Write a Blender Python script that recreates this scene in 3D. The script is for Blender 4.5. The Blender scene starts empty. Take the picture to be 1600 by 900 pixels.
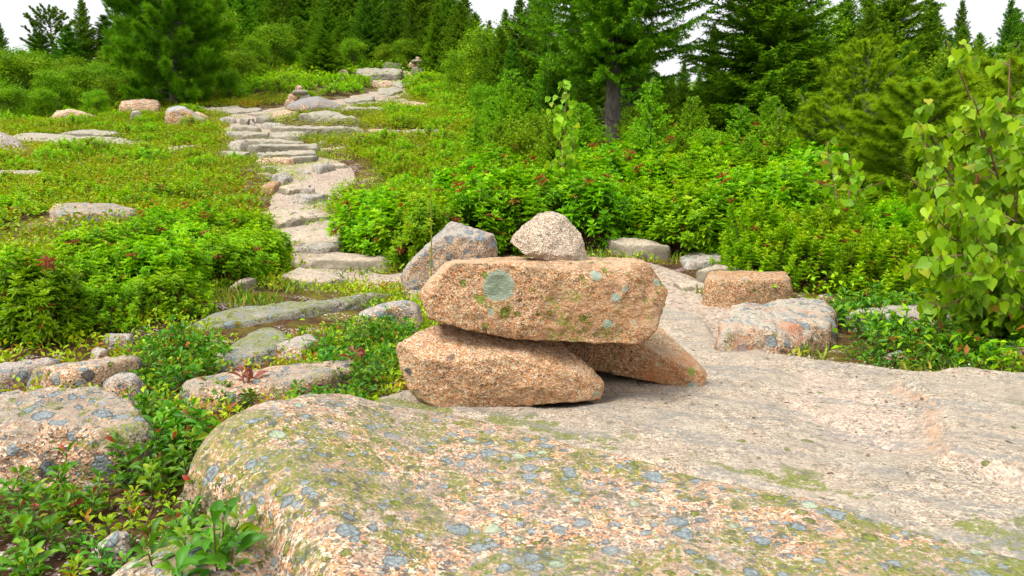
import bpy, bmesh, math, random
import numpy as np
from mathutils import Vector
R = np.random.RandomState(7)
random.seed(7)
C = bpy.context.scene.collection
PI = math.pi

# ------------------------------------------------------------------ camera
F = 1142.0            # focal length in pixels of a 1600 px wide picture
CAMZ = 0.63
PITCH = math.radians(8.0)
CP, SP = math.cos(PITCH), math.sin(PITCH)
def ray(px, py):
    xc = (px - 800.0) / F; yc = (450.0 - py) / F
    return np.array([xc, CP + yc * SP, -SP + yc * CP])
def P(px, py, d):
    """the world point seen at a photo pixel, d metres ahead"""
    r = ray(px, py); t = d / r[1]
    return np.array([r[0] * t, d, CAMZ + r[2] * t])

# ------------------------------------------------------------------ noise
def _hash(ix, iy, iz, s):
    h = (ix.astype(np.uint32) * np.uint32(374761393)) ^ (iy.astype(np.uint32) * np.uint32(668265263)) ^ (iz.astype(np.uint32) * np.uint32(2147483647 - 58)) ^ np.uint32(s * 974711 + 13)
    h = (h ^ (h >> np.uint32(13))) * np.uint32(1274126177)
    h = (h ^ (h >> np.uint32(16))) * np.uint32(2246822519)
    h = h ^ (h >> np.uint32(15))
    return h.astype(np.float64) / 4294967295.0
def vnoise(p, s=0):
    p = np.asarray(p, float)
    i = np.floor(p).astype(np.int64); f = p - i
    f = f * f * f * (f * (f * 6 - 15) + 10)
    out = 0
    for a in (0, 1):
        wa = f[:, 0] if a else 1 - f[:, 0]
        for b in (0, 1):
            wb = f[:, 1] if b else 1 - f[:, 1]
            for c in (0, 1):
                wc = f[:, 2] if c else 1 - f[:, 2]
                out = out + wa * wb * wc * _hash(i[:, 0] + a, i[:, 1] + b, i[:, 2] + c, s)
    return out * 2 - 1
def fbm(p, freq, octs=4, s=0, gain=.5):
    out = 0; amp = 1.0; tot = 0
    for k in range(octs):
        out = out + amp * vnoise(np.asarray(p) * freq + 17.3 * k, s + k); tot += amp
        amp *= gain; freq *= 2.03
    return out / tot
def sstep(a, b, x):
    t = np.clip((x - a) / (b - a), 0, 1); return t * t * (3 - 2 * t)

# ------------------------------------------------------------------ mesh making
def mesh_np(name, V, faces, mats=(), midx=None, smooth=True, attrs=None):
    """V (n,3); faces: list of (m,k) int arrays; midx: list of material numbers, one per faces array"""
    me = bpy.data.meshes.new(name)
    V = np.asarray(V, np.float32)
    me.vertices.add(len(V)); me.vertices.foreach_set('co', V.ravel())
    loops = np.concatenate([np.asarray(f, np.int32).ravel() for f in faces])
    sizes = np.concatenate([np.full(len(f), f.shape[1], np.int32) for f in faces])
    starts = np.concatenate([[0], np.cumsum(sizes)[:-1]]).astype(np.int32)
    me.loops.add(len(loops)); me.loops.foreach_set('vertex_index', loops)
    me.polygons.add(len(sizes)); me.polygons.foreach_set('loop_start', starts)
    if midx is not None:
        mi = np.concatenate([np.full(len(f), k, np.int32) for f, k in zip(faces, midx)])
        me.polygons.foreach_set('material_index', mi)
    for m in mats: me.materials.append(m)
    me.update(calc_edges=True)
    me.validate()
    me.polygons.foreach_set('use_smooth', np.full(len(me.polygons), smooth))
    for k, v in (attrs or {}).items():
        a = me.attributes.new(k, 'FLOAT', 'POINT'); a.data.foreach_set('value', np.asarray(v, np.float32))
    return me
def link(name, me, loc=(0, 0, 0), parent=None):
    o = bpy.data.objects.new(name, me); C.objects.link(o); o.location = loc
    if parent: o.parent = parent
    return o
def tag(o, label, cat, group=None, kind='thing'):
    o['label'] = label; o['category'] = cat; o['kind'] = kind
    if group: o['group'] = group
    return o
def thing(name, label, cat, loc=(0, 0, 0), group=None):
    o = bpy.data.objects.new(name, None); C.objects.link(o); o.location = loc
    o.empty_display_size = .1
    return tag(o, label, cat, group)
def dup(root, loc, rz=0, sc=1, label=None, tilt=(0, 0)):
    r = root.copy(); C.objects.link(r)
    r.location = loc; r.rotation_euler = (tilt[0], tilt[1], rz)
    r.scale = (sc, sc, sc) if np.isscalar(sc) else sc
    if label: r['label'] = label
    for ch in list(root.children):
        c = ch.copy(); C.objects.link(c); c.parent = r
    return r
def unit(a):
    a = np.asarray(a, float); n = np.linalg.norm(a, axis=-1, keepdims=True); return a / np.maximum(n, 1e-9)
class MB:
    """gathers vertices, faces and the per-vertex tint of one mesh"""
    def __init__(s): s.V = []; s.F = []; s.M = []; s.T = []; s.n = 0
    def add(s, V, F, tint, mat=0):
        V = np.asarray(V, float); 
        if len(V) == 0: return
        s.V.append(V); s.F.append(np.asarray(F) + s.n); s.M.append(mat)
        s.T.append(np.broadcast_to(np.asarray(tint, float), (len(V),))); s.n += len(V)
    def mesh(s, name, mats, smooth=True):
        return mesh_np(name, np.concatenate(s.V), s.F, mats, s.M, smooth, {'tint': np.concatenate(s.T)})
# leaf templates: (along, across, lift) and triangles
def _leaf(st):
    v = [(0, 0, 0)]; f = []
    for (u, w, l) in st:
        v += [(u, -w, l + w * .35), (u, 0, l), (u, w, l + w * .35)]
    v.append((1, 0, st[-1][2] - .10)); n = len(v) - 1
    f += [(0, 2, 1), (0, 3, 2)]
    for k in range(len(st) - 1):
        a = 1 + 3 * k; b = a + 3
        f += [(a, a + 1, b + 1), (a, b + 1, b), (a + 1, a + 2, b + 2), (a + 1, b + 2, b + 1)]
    a = 1 + 3 * (len(st) - 1)
    f += [(a, a + 1, n), (a + 1, a + 2, n)]
    return np.array(v, float), np.array(f)
LEAF_BROAD = _leaf([(.25, .27, .05), (.6, .47, .04), (.85, .30, -.03)])
LEAF_NARROW = _leaf([(.3, .40, .04), (.72, .36, .0)])
LEAF_HEART = (np.array([(0, 0, 0), (-.10, -.22, .03), (-.02, -.44, .06), (.22, -.56, .05), (.5, -.42, .02), (.75, -.2, -.02), (1.05, 0, -.08),
                        (.75, .2, -.02), (.5, .42, .02), (.22, .56, .05), (-.02, .44, .06), (-.10, .22, .03), (.3, 0, -.04), (.65, 0, -.05)], float),
              np.array([(0, 1, 12), (1, 2, 12), (2, 3, 12), (3, 4, 12), (4, 13, 12), (4, 5, 13), (5, 6, 13), (6, 7, 13), (7, 8, 13), (8, 12, 13), (8, 9, 12), (9, 10, 12), (10, 11, 12), (11, 0, 12)]))
LEAF_SMALL = (np.array([(0, 0, 0), (.5, -.5, .12), (1, 0, -.08), (.5, .5, .12)], float), np.array([(0, 2, 1), (0, 3, 2)]))
NEEDLE = (np.array([(0, -.5, 0), (0, .5, 0), (1, 0, 0)], float), np.array([(0, 1, 2)]))
def leaves(tpl, pos, d, up, L, W=None):
    """a leaf at each pos pointing along d with its upper face towards up"""
    tv, tf = tpl
    pos = np.asarray(pos, float); n = len(pos)
    d = unit(d); side = unit(np.cross(up, d)); up = np.cross(d, side)
    L = np.broadcast_to(L, (n,)); W = L if W is None else np.broadcast_to(W, (n,))
    V = pos[:, None, :] + d[:, None, :] * (tv[None, :, 0:1] * L[:, None, None]) + side[:, None, :] * (tv[None, :, 1:2] * W[:, None, None]) + up[:, None, :] * (tv[None, :, 2:3] * L[:, None, None])
    Fc = tf[None, :, :] + (np.arange(n) * len(tv))[:, None, None]
    return V.reshape(-1, 3), Fc.reshape(-1, 3), len(tv)
def add_leaves(mb, tpl, pos, d, up, L, W, tint, mat=0):
    if len(pos) == 0: return
    V, Fc, k = leaves(tpl, pos, d, up, L, W)
    mb.add(V, Fc, np.repeat(np.broadcast_to(tint, (len(pos),)), k), mat)
def tube(mb, path, rad, sides=5, tint=.5, mat=0):
    path = np.asarray(path, float); n = len(path)
    rad = np.broadcast_to(rad, (n,))
    t = unit(np.gradient(path, axis=0))
    ref = np.array([0.3, .1, 1.0]); 
    a = unit(np.cross(t, np.where(np.abs(t @ unit(ref))[:, None] > .95, np.array([1.0, 0, 0]), ref))); b = np.cross(t, a)
    ang = np.arange(sides) * 2 * PI / sides
    V = path[:, None] + rad[:, None, None] * (np.cos(ang)[None, :, None] * a[:, None] + np.sin(ang)[None, :, None] * b[:, None])
    i = np.arange(n - 1)[:, None] * sides; k = np.arange(sides)[None]; k2 = (k + 1) % sides
    Fc = np.stack([i + k, i + k2, i + sides + k2, i + sides + k], -1).reshape(-1, 4)
    mb.add(V.reshape(-1, 3), Fc, tint, mat)

# ------------------------------------------------------------------ polygons on the ground
def inpoly(pts, poly):
    x, y = pts[:, 0], pts[:, 1]; ins = np.zeros(len(pts), bool); poly = np.asarray(poly)
    j = len(poly) - 1
    for i in range(len(poly)):
        xi, yi = poly[i][:2]; xj, yj = poly[j][:2]
        c = ((yi > y) != (yj > y)) & (x < (xj - xi) * (y - yi) / (yj - yi + 1e-12) + xi)
        ins ^= c; j = i
    return ins
def segdist(pts, poly, closed=True):
    poly = np.asarray(poly, float)[:, :2]; best = np.full(len(pts), 1e9)
    n = len(poly)
    for i in range(n if closed else n - 1):
        a = poly[i]; b = poly[(i + 1) % n]; ab = b - a
        t = np.clip(((pts - a) @ ab) / (ab @ ab + 1e-12), 0, 1)
        best = np.minimum(best, np.linalg.norm(pts - a - t[:, None] * ab, axis=1))
    return best
def sdist(pts, poly):
    d = segdist(pts, poly); return np.where(inpoly(pts, poly), d, -d)

# ------------------------------------------------------------------ terrain
def _ctrl():
    c = []
    for x in (-.3, .6, 1.5, 2.4):
        for y in (.2, 1, 2, 3, 4): c.append((x, y, -.05))
    c += [(-.6, .3, -.12), (-1.0, 1.3, -.10), (-.7, 1.2, -.10), (-1.5, 1.5, -.08), (-.9, 2.0, -.06), (-1.6, 2.5, -.02), (-2.5, 3, .10), (-.9, 3.2, .0), (-1.8, 4.2, .12), (-3, 1, -.1), (-4, 4.5, .2)]
    for t in [(560, 440, 4.9), (470, 385, 6.2), (480, 335, 7.6), (460, 300, 8.8), (500, 265, 10), (420, 250, 10.8), (430, 225, 12), (400, 195, 14), (470, 180, 15), (560, 170, 16.5), (620, 150, 19),
              (610, 130, 21.5), (600, 112, 24), (655, 117, 24), (130, 345, 6.3), (20, 275, 8.6), (120, 255, 9.8), (30, 225, 11), (150, 212, 12), (290, 235, 11.5), (290, 200, 13.8), (110, 190, 14), (210, 170, 16.5), (30, 195, 14.5),
              (740, 137, 20), (700, 215, 12.5), (620, 255, 10.3), (640, 200, 13), (500, 135, 19), (450, 118, 22)]:
        c.append(tuple(P(*t)))
    c += [(.2, 5.5, .13), (.3, 7, .35), (1.5, 5.2, .05), (1.5, 8, .55), (2.5, 6, .30), (3.5, 8, .6), (1.2, 10, .85), (4, 12, 1.3), (8, 12, 1.3), (0, 14, 1.75), (3, 18, 2.4), (8, 18, 2.3), (0.5, 25, 4.2), (8, 28, 4),
          (-8, 25, 4.4), (-16, 25, 3.4), (-16, 15, 2.0), (-12, 9, .9), (-8, 6, .45), (15, 10, .8), (5, 4, .08), (3.5, 2.4, -.03), (0, 34, 5.0), (-20, 34, 4.2), (20, 34, 4.2), (20, 20, 2.5),
          (60, 10, -2), (-60, 10, -2), (60, 60, 1), (-60, 60, 1), (0, 65, 3), (0, -20, -2.5), (30, -20, -3), (-30, -20, -3), (4, -3, -.4), (-4, -3, -.5), (200, 200, -12), (-200, 200, -12), (200, -200, -16), (-200, -200, -16), (0, 250, -10)]
    return np.array(c)
CT = _ctrl()
def _phi(r): return np.sqrt(r * r + .25)
_A = _phi(np.linalg.norm(CT[:, None, :2] - CT[None, :, :2], axis=2)) + np.eye(len(CT)) * -.03
_W = np.linalg.solve(_A, CT[:, 2] - .5)
def Tbase(x, y):
    p = np.stack([np.ravel(x), np.ravel(y)], -1).astype(float)
    out = np.full(len(p), .5)
    for k in range(len(CT)):
        out += _W[k] * _phi(np.hypot(p[:, 0] - CT[k, 0], p[:, 1] - CT[k, 1]))
    return out
def T(x, y):
    x = np.ravel(x).astype(float); y = np.ravel(y).astype(float)
    p = np.stack([x, y, np.zeros_like(x)], -1)
    return Tbase(x, y) + .05 * fbm(p, .8, 3, 3) * sstep(1.5, 6, y) + .012 * fbm(p, 5, 3, 9)
_DS = np.concatenate([np.arange(.7, 8, .012), np.arange(8, 45, .05)])
def G(px, py, h=0.0):
    """where the line of sight through a pixel meets the ground raised by h"""
    r = ray(px, py); t = _DS / r[1]
    x = r[0] * t; z = CAMZ + r[2] * t
    below = z < Tbase(x, _DS) + h
    k = int(np.argmax(below)) if below.any() else len(_DS) - 1
    return np.array([x[k], _DS[k], z[k]])
# ------------------------------------------------------------------ materials
class NT:
    def __init__(s, name):
        s.m = bpy.data.materials.new(name); s.m.use_nodes = True
        s.t = s.m.node_tree; s.t.nodes.clear()
        s.out = s.n('ShaderNodeOutputMaterial')
    def n(s, typ, **kw):
        nd = s.t.nodes.new(typ)
        for k, v in kw.items():
            if k.startswith('i_'):
                key = k[2:]; key = int(key) if key.isdigit() else key.replace('_', ' ')
                if hasattr(v, 'is_linked'): s.t.links.new(v, nd.inputs[key])
                else: nd.inputs[key].default_value = v
            else: setattr(nd, k, v)
        return nd
    def link(s, a, b): s.t.links.new(a, b)
    def math(s, op, a, b=None, clamp=False):
        nd = s.n('ShaderNodeMath', operation=op, use_clamp=clamp)
        for k, v in enumerate((a, b)):
            if v is None: continue
            if hasattr(v, 'is_linked'): s.link(v, nd.inputs[k])
            else: nd.inputs[k].default_value = v
        return nd.outputs[0]
    def mix(s, fac, a, b, typ='MIX'):
        nd = s.n('ShaderNodeMix', data_type='RGBA', blend_type=typ)
        for k, v in ((0, fac), (6, a), (7, b)):
            if hasattr(v, 'is_linked'): s.link(v, nd.inputs[k])
            else: nd.inputs[k].default_value = v if k == 0 else (*v, 1)
        return nd.outputs[2]
    def noise(s, co, scale, detail=4, rough=.55, dist=0.0):
        return s.n('ShaderNodeTexNoise', i_Vector=co, i_Scale=scale, i_Detail=detail, i_Roughness=rough, i_Distortion=dist)
    def vor(s, co, scale, feature='F1', rand=1.0):
        return s.n('ShaderNodeTexVoronoi', feature=feature, i_Vector=co, i_Scale=scale, i_Randomness=rand)
    def ramp(s, x, stops, interp='LINEAR'):
        nd = s.n('ShaderNodeValToRGB', i_0=x); cr = nd.color_ramp; cr.interpolation = interp
        while len(cr.elements) < len(stops): cr.elements.new(.5)
        for e, (p, c) in zip(cr.elements, stops):
            e.position = p; e.color = (*c, 1) if len(c) == 3 else c
        return nd.outputs[0]
    def band(s, x, a, b):
        return s.n('ShaderNodeMapRange', interpolation_type='SMOOTHSTEP', i_0=x, i_1=a, i_2=b).outputs[0]

ORANGE = dict(dark=(.10, .065, .035), a=(.48, .195, .065), b=(.54, .31, .14), c=(.61, .46, .28), q=(.26, .17, .09))
PINK = dict(dark=(.10, .075, .06), a=(.62, .30, .135), b=(.70, .46, .28), c=(.80, .67, .50), q=(.36, .27, .21))
WHITE = dict(dark=(.26, .19, .15), a=(.68, .49, .33), b=(.78, .65, .48), c=(.86, .78, .63), q=(.42, .36, .30))
TAN = dict(dark=(.18, .14, .11), a=(.52, .39, .27), b=(.60, .50, .37), c=(.68, .60, .47), q=(.38, .32, .27))
GREY = dict(dark=(.12, .11, .10), a=(.44, .34, .28), b=(.48, .43, .37), c=(.55, .52, .46), q=(.32, .31, .30))
def granite(name, pal=PINK, grain=190, weather=.3, wcol=(.40, .385, .34), blue=0.0, green=0.0, moss=0.0, black=0.0, rust=0.0, spots=(), bump=.5, attrs=False, lscale=17, side=None, wlo=.60, streak=1.0, dspeck=.84, mottle=0):
    t = NT(name)
    co = t.n('ShaderNodeTexCoord').outputs['Object']
    # slightly bent grain
    nz = t.noise(co, 60, 2)
    cob = t.n('ShaderNodeVectorMath', operation='MULTIPLY_ADD', i_0=nz.outputs['Color'], i_1=(.006, .006, .006), i_2=co).outputs[0]
    v1 = t.vor(cob, grain)
    sep = t.n('ShaderNodeSeparateColor', i_0=v1.outputs['Color'])
    big = t.noise(co, 7, 4).outputs[0]
    rnd = t.math('ADD', t.math('ADD', t.math('MULTIPLY', sep.outputs[0], .86), .07), t.math('MULTIPLY', t.math('SUBTRACT', big, .5), .6))
    base = t.ramp(rnd, [(0, pal['dark']), (.10, pal['dark']), (.15, pal['q']), (.30, pal['a']), (.50, pal['a']), (.62, pal['b']), (.80, pal['c']), (1, pal['c'])])
    v2 = t.vor(cob, grain * 2.3)
    s2 = t.n('ShaderNodeSeparateColor', i_0=v2.outputs['Color'])
    base = t.mix(t.math('MULTIPLY', t.math('GREATER_THAN', s2.outputs[1], dspeck), .8), base, pal['dark'])
    base = t.mix(t.math('MULTIPLY', t.math('LESS_THAN', s2.outputs[2], .16), .5), base, (.80, .74, .64))
    # weathering: broad grey veil, more on faces turned up
    geo = t.n('ShaderNodeNewGeometry')
    nzs = t.n('ShaderNodeSeparateXYZ', i_0=geo.outputs['Normal']).outputs[2]
    wn = t.noise(co, 4.5, 6, .65).outputs[0]
    wm = t.band(t.math('ADD', wn, t.math('MULTIPLY', nzs, .22)), wlo, wlo + .22)
    wvar = t.mix(t.noise(co, 120, 3).outputs[0], tuple(k * .72 for k in wcol), tuple(min(.8, k * 1.28) for k in wcol))
    base = t.mix(t.math('MULTIPLY', wm, weather), base, wvar)
    # tint in broad soft patches, so that no two faces have the same colour
    pt = t.noise(co, 2.6, 5, .6).outputs[0]
    base = t.mix(t.math('MULTIPLY', t.band(pt, .45, .7), .45), base, t.mix(sep.outputs[2], pal['q'], pal['a']))
    base = t.mix(t.math('MULTIPLY', t.band(t.noise(co, 19, 5, .65).outputs[0], .50, .66), .5), base, t.mix(.5, pal['dark'], pal['q']))
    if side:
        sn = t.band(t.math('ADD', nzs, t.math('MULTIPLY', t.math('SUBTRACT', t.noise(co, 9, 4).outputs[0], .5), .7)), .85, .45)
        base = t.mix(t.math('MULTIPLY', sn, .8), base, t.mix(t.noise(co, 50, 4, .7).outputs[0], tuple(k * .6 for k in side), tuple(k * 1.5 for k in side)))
    h = t.math('MULTIPLY', v1.outputs['Distance'], 1.0)
    if attrs:
        at = t.n('ShaderNodeAttribute', attribute_name='gravel').outputs['Fac']
        gv = t.vor(co, 170); gs = t.n('ShaderNodeSeparateColor', i_0=gv.outputs['Color']).outputs[0]
        gcol = t.ramp(gs, [(0, (.30, .22, .18)), (.25, (.46, .34, .26)), (.55, (.60, .49, .39)), (.8, (.68, .58, .48)), (1, (.38, .34, .30))])
        gm = t.band(t.math('ADD', at, t.math('MULTIPLY', t.math('SUBTRACT', t.noise(co, 30, 3).outputs[0], .5), .5)), .4, .6)
        base = t.mix(gm, base, gcol)
        st = t.n('ShaderNodeAttribute', attribute_name='stain_shade').outputs['Fac']
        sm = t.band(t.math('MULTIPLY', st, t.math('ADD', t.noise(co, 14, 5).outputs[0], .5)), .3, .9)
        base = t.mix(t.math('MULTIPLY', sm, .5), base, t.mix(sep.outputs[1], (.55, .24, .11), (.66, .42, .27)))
        li = t.n('ShaderNodeAttribute', attribute_name='lichen').outputs['Fac']
        lm = t.band(t.math('ADD', t.math('ADD', t.math('SUBTRACT', t.noise(co, 15, 8, .75).outputs[0], .5), t.math('SUBTRACT', t.noise(co, 4, 3).outputs[0], .5)), t.math('MULTIPLY', t.math('SUBTRACT', li, .5), .26)), .13, .19)
        lm = t.math('MULTIPLY', lm, t.band(t.noise(co, 95, 3, .65).outputs[0], .36, .46))
        base = t.mix(t.math('MULTIPLY', lm, .85), base, t.mix(t.noise(co, 90, 2).outputs[0], (.06, .085, .008), (.27, .32, .03)))
    wob = t.noise(co, 38, 5, .7)
    cl = t.n('ShaderNodeVectorMath', operation='MULTIPLY_ADD', i_0=wob.outputs['Color'], i_1=(.026, .026, .026), i_2=co).outputs[0]
    def discs(base, scale, amount, col1, col2, seed, soft=.06, rr=.42):
        mp = t.n('ShaderNodeVectorMath', operation='ADD', i_0=cl, i_1=(seed, seed * 1.7, -seed)).outputs[0]
        v = t.vor(mp, scale); sc = t.n('ShaderNodeSeparateColor', i_0=v.outputs['Color'])
        rad = t.math('MULTIPLY', t.math('SUBTRACT', sc.outputs[0], 1 - amount), rr / max(amount, .05))
        raw = t.math('SUBTRACT', rad, v.outputs['Distance'])
        m = t.n('ShaderNodeMapRange', interpolation_type='SMOOTHSTEP', i_0=raw, i_1=0.0, i_2=soft * .6).outputs[0]
        edge = t.noise(co, 170, 3).outputs[0]
        m = t.math('MULTIPLY', m, t.band(t.math('ADD', edge, t.math('MULTIPLY', raw, .6)), .26, .42))
        m = t.math('MULTIPLY', m, t.band(t.noise(mp, 3.1, 3).outputs[0], .34, .46))
        inner = t.mix(t.band(t.noise(co, 130, 3).outputs[0], .3, .7), col1, col2)
        rim = t.mix(t.band(raw, soft * .3, soft * 2.2), tuple(k * .45 for k in col1), inner)
        return t.mix(t.math('MULTIPLY', m, .9), base, rim)
    if green:
        gm = t.band(t.math('ADD', t.noise(co, 13, 7, .68).outputs[0], t.math('MULTIPLY', t.noise(co, 2.3, 2).outputs[0], .5)), .90 - .28 * green, .99 - .28 * green)
        speck = t.band(t.noise(co, 110, 3, .6).outputs[0], .40, .52)
        base = t.mix(t.math('MULTIPLY', t.math('MULTIPLY', gm, speck), .85), base, t.mix(t.noise(co, 70, 2).outputs[0], (.07, .095, .010), (.28, .33, .03)))
        base = discs(base, lscale * 1.9, green * .8, (.08, .10, .010), (.25, .30, .03), 3.1)
        base = discs(base, lscale * 1.1, green * .7, (.08, .11, .010), (.27, .32, .03), 33.1)
    if mottle:      # dark crust in small broken patches
        mm = t.math('MULTIPLY', t.band(t.noise(co, 26, 7, .75).outputs[0], .55, .60), t.band(t.noise(co, 3.2, 3).outputs[0], .36, .52))
        base = t.mix(t.math('MULTIPLY', mm, mottle), base, t.mix(t.noise(co, 120, 2).outputs[0], (.035, .032, .026), (.17, .165, .14)))
    if black:
        base = discs(base, lscale * .9, black, (.045, .045, .045), (.12, .12, .115), 7.7)
    if blue:
        base = discs(base, lscale, blue, (.14, .18, .20), (.31, .38, .41), .9, rr=.54)
        base = discs(base, lscale * 1.8, blue * .8, (.15, .19, .21), (.33, .39, .42), 5.3, rr=.52)
        base = discs(base, lscale * 3.4, blue * .6, (.12, .13, .13), (.36, .40, .42), 25.3, rr=.5)
    if moss:
        base = discs(base, lscale * .8, moss, (.30, .38, .26), (.48, .56, .42), 11.9)
    if rust:
        rm = t.band(t.noise(co, 5, 4).outputs[0], .62 - .2 * rust, .72)
        base = t.mix(t.math('MULTIPLY', rm, .7), base, (.55, .19, .06))
    for (c, rad, col, col2) in spots:
        dd = t.n('ShaderNodeVectorMath', operation='DISTANCE', i_0=cl, i_1=tuple(np.array(c) + .011)).outputs['Value']
        x = t.math('SUBTRACT', rad, dd)
        m = t.math('MULTIPLY', t.band(x, -.002, rad * .12), t.band(t.math('ADD', t.noise(co, 170, 3).outputs[0], t.band(x, 0, rad * .5)), .36, .5))
        cc = t.mix(t.band(x, rad * .05, rad * .45), col2, col)
        base = t.mix(t.math('MULTIPLY', m, .93), base, t.mix(t.noise(co, 220, 3, .7).outputs[0], tuple(k * .55 for k in col), cc))
    if attrs:
        sv = t.n('ShaderNodeVectorRotate', rotation_type='Z_AXIS', i_Vector=co, i_Angle=.52).outputs[0]
        sv = t.n('ShaderNodeVectorMath', operation='MULTIPLY', i_0=sv, i_1=(1.6, 7, 3)).outputs[0]
        sk = t.noise(sv, 1.5, 7, .68).outputs[0]
        mo = t.noise(co, 8, 9, .72).outputs[0]
        base = t.mix(t.math('MULTIPLY', t.band(mo, .50, .64), .4 * streak), base, t.mix(t.noise(co, 140, 3, .7).outputs[0], (.11, .10, .085), (.36, .32, .26)))
        base = t.mix(t.math('MULTIPLY', t.band(sk, .50, .60), t.math('MULTIPLY', t.band(t.noise(co, 70, 4, .7).outputs[0], .40, .56), .85 * streak)), base, t.mix(t.noise(co, 100, 3, .7).outputs[0], (.15, .155, .15), (.34, .33, .31)))
    base = t.mix(1.0, base, (.78, .765, .74), 'MULTIPLY')
    fine = t.noise(co, 45, 6, .7).outputs[0]
    hh = t.math('ADD', t.math('MULTIPLY', h, .5), fine)
    bp = t.n('ShaderNodeBump', i_Strength=bump, i_Distance=.009, i_Height=hh)
    b = t.n('ShaderNodeBsdfPrincipled', i_Base_Color=base, i_Roughness=.85, i_Normal=bp.outputs[0])
    b.inputs['Specular IOR Level'].default_value = .25
    t.link(b.outputs[0], t.out.inputs[0])
    return t.m

def leafmat(name, stops, rough=.5, trans=.35, spec=.2, var=.35):
    t = NT(name)
    at = t.n('ShaderNodeAttribute', attribute_name='tint').outputs['Fac']
    col = t.ramp(at, stops)
    oi = t.n('ShaderNodeObjectInfo').outputs['Random']
    hv = t.n('ShaderNodeHueSaturation', i_Color=col, i_Value=t.math('ADD', t.math('MULTIPLY', oi, var), 1 - var / 2), i_Hue=t.math('ADD', t.math('MULTIPLY', oi, .03), .485))
    pr = t.n('ShaderNodeBsdfPrincipled', i_Base_Color=hv.outputs[0], i_Roughness=rough)
    pr.inputs['Specular IOR Level'].default_value = spec
    tr = t.n('ShaderNodeBsdfTranslucent', i_Color=t.mix(.5, hv.outputs[0], (1.0, 1.0, .25), 'MULTIPLY'))
    ms = t.n('ShaderNodeMixShader', i_0=trans); t.link(pr.outputs[0], ms.inputs[1]); t.link(tr.outputs[0], ms.inputs[2])
    t.link(ms.outputs[0], t.out.inputs[0])
    return t.m
def barkmat(name, c1, c2, scale=30, bump=.6):
    t = NT(name); co = t.n('ShaderNodeTexCoord').outputs['Object']
    st = t.n('ShaderNodeVectorMath', operation='MULTIPLY', i_0=co, i_1=(1, 1, .35)).outputs[0]
    n = t.noise(st, scale, 6, .65).outputs[0]
    col = t.ramp(n, [(.3, c1), (.7, c2)])
    bp = t.n('ShaderNodeBump', i_Strength=bump, i_Distance=.01, i_Height=n)
    b = t.n('ShaderNodeBsdfPrincipled', i_Base_Color=col, i_Roughness=.9, i_Normal=bp.outputs[0])
    b.inputs['Specular IOR Level'].default_value = .15
    t.link(b.outputs[0], t.out.inputs[0]); return t.m

M = {}
RED = (.45, .06, .02)
M['laurel'] = leafmat('laurel_leaf', [(0, (.06, .18, .003)), (.45, (.20, .44, .003)), (.8, (.36, .60, .005)), (.93, (.46, .62, .010)), (.95, (.36, .17, .03)), (1, (.34, .09, .03))], trans=.42)
M['carpet'] = leafmat('carpet_leaf', [(0, (.09, .20, .003)), (.4, (.22, .38, .004)), (.75, (.36, .48, .006)), (.9, (.46, .46, .010)), (.93, (.42, .22, .02)), (1, (.38, .09, .02))])
M['broad'] = leafmat('broad_leaf', [(0, (.025, .10, .004)), (.5, (.07, .235, .006)), (.85, (.18, .38, .010)), (.94, (.34, .46, .02)), (.96, (.40, .09, .03)), (1, (.36, .05, .03))], rough=.42, spec=.28)
M['redleaf'] = leafmat('reddish_leaf', [(0, (.25, .07, .05)), (1, (.42, .16, .11))], rough=.4)
M['spruce'] = leafmat('spruce_needle', [(0, (.035, .10, .004)), (.5, (.10, .25, .005)), (1, (.24, .43, .008))], trans=.25, rough=.7, spec=.08)
M['young'] = leafmat('young_spruce_needle', [(0, (.055, .16, .004)), (.5, (.16, .36, .006)), (1, (.36, .54, .010))], trans=.3, rough=.7, spec=.08)
M['dark'] = leafmat('dark_needle', [(0, (.028, .08, .005)), (.5, (.075, .19, .006)), (1, (.17, .33, .009))], trans=.2, rough=.7, spec=.08)
M['pine'] = leafmat('pine_needle', [(0, (.03, .13, .004)), (.5, (.085, .32, .006)), (1, (.20, .50, .009))], trans=.3, rough=.65, spec=.08)
M['pitch'] = leafmat('pitch_pine_needle', [(0, (.06, .17, .004)), (.5, (.18, .36, .006)), (1, (.38, .54, .012))], trans=.3, rough=.65, spec=.08)
M['birch'] = leafmat('birch_leaf', [(0, (.09, .23, .005)), (.5, (.23, .50, .007)), (.9, (.40, .64, .010)), (.965, (.42, .50, .03)), (.97, (.55, .22, .05)), (1, (.55, .22, .14))], trans=.45, rough=.42, spec=.25)
M['decid'] = leafmat('bush_leaf', [(0, (.06, .16, .004)), (.5, (.16, .33, .006)), (1, (.32, .48, .010))], trans=.35, spec=.1)
M['stem'] = barkmat('twig_bark', (.07, .04, .025), (.20, .11, .07), 60)
M['bark'] = barkmat('spruce_bark', (.06, .05, .045), (.20, .17, .15), 26)
M['birchbark'] = barkmat('sapling_bark', (.12, .06, .035), (.30, .18, .11), 60)
M['dead'] = barkmat('dead_twig', (.16, .14, .12), (.32, .29, .26), 60)
M['grass'] = leafmat('grass_blade', [(0, (.06, .18, .01)), (.6, (.18, .34, .02)), (1, (.50, .42, .06))], trans=.3)

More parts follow.
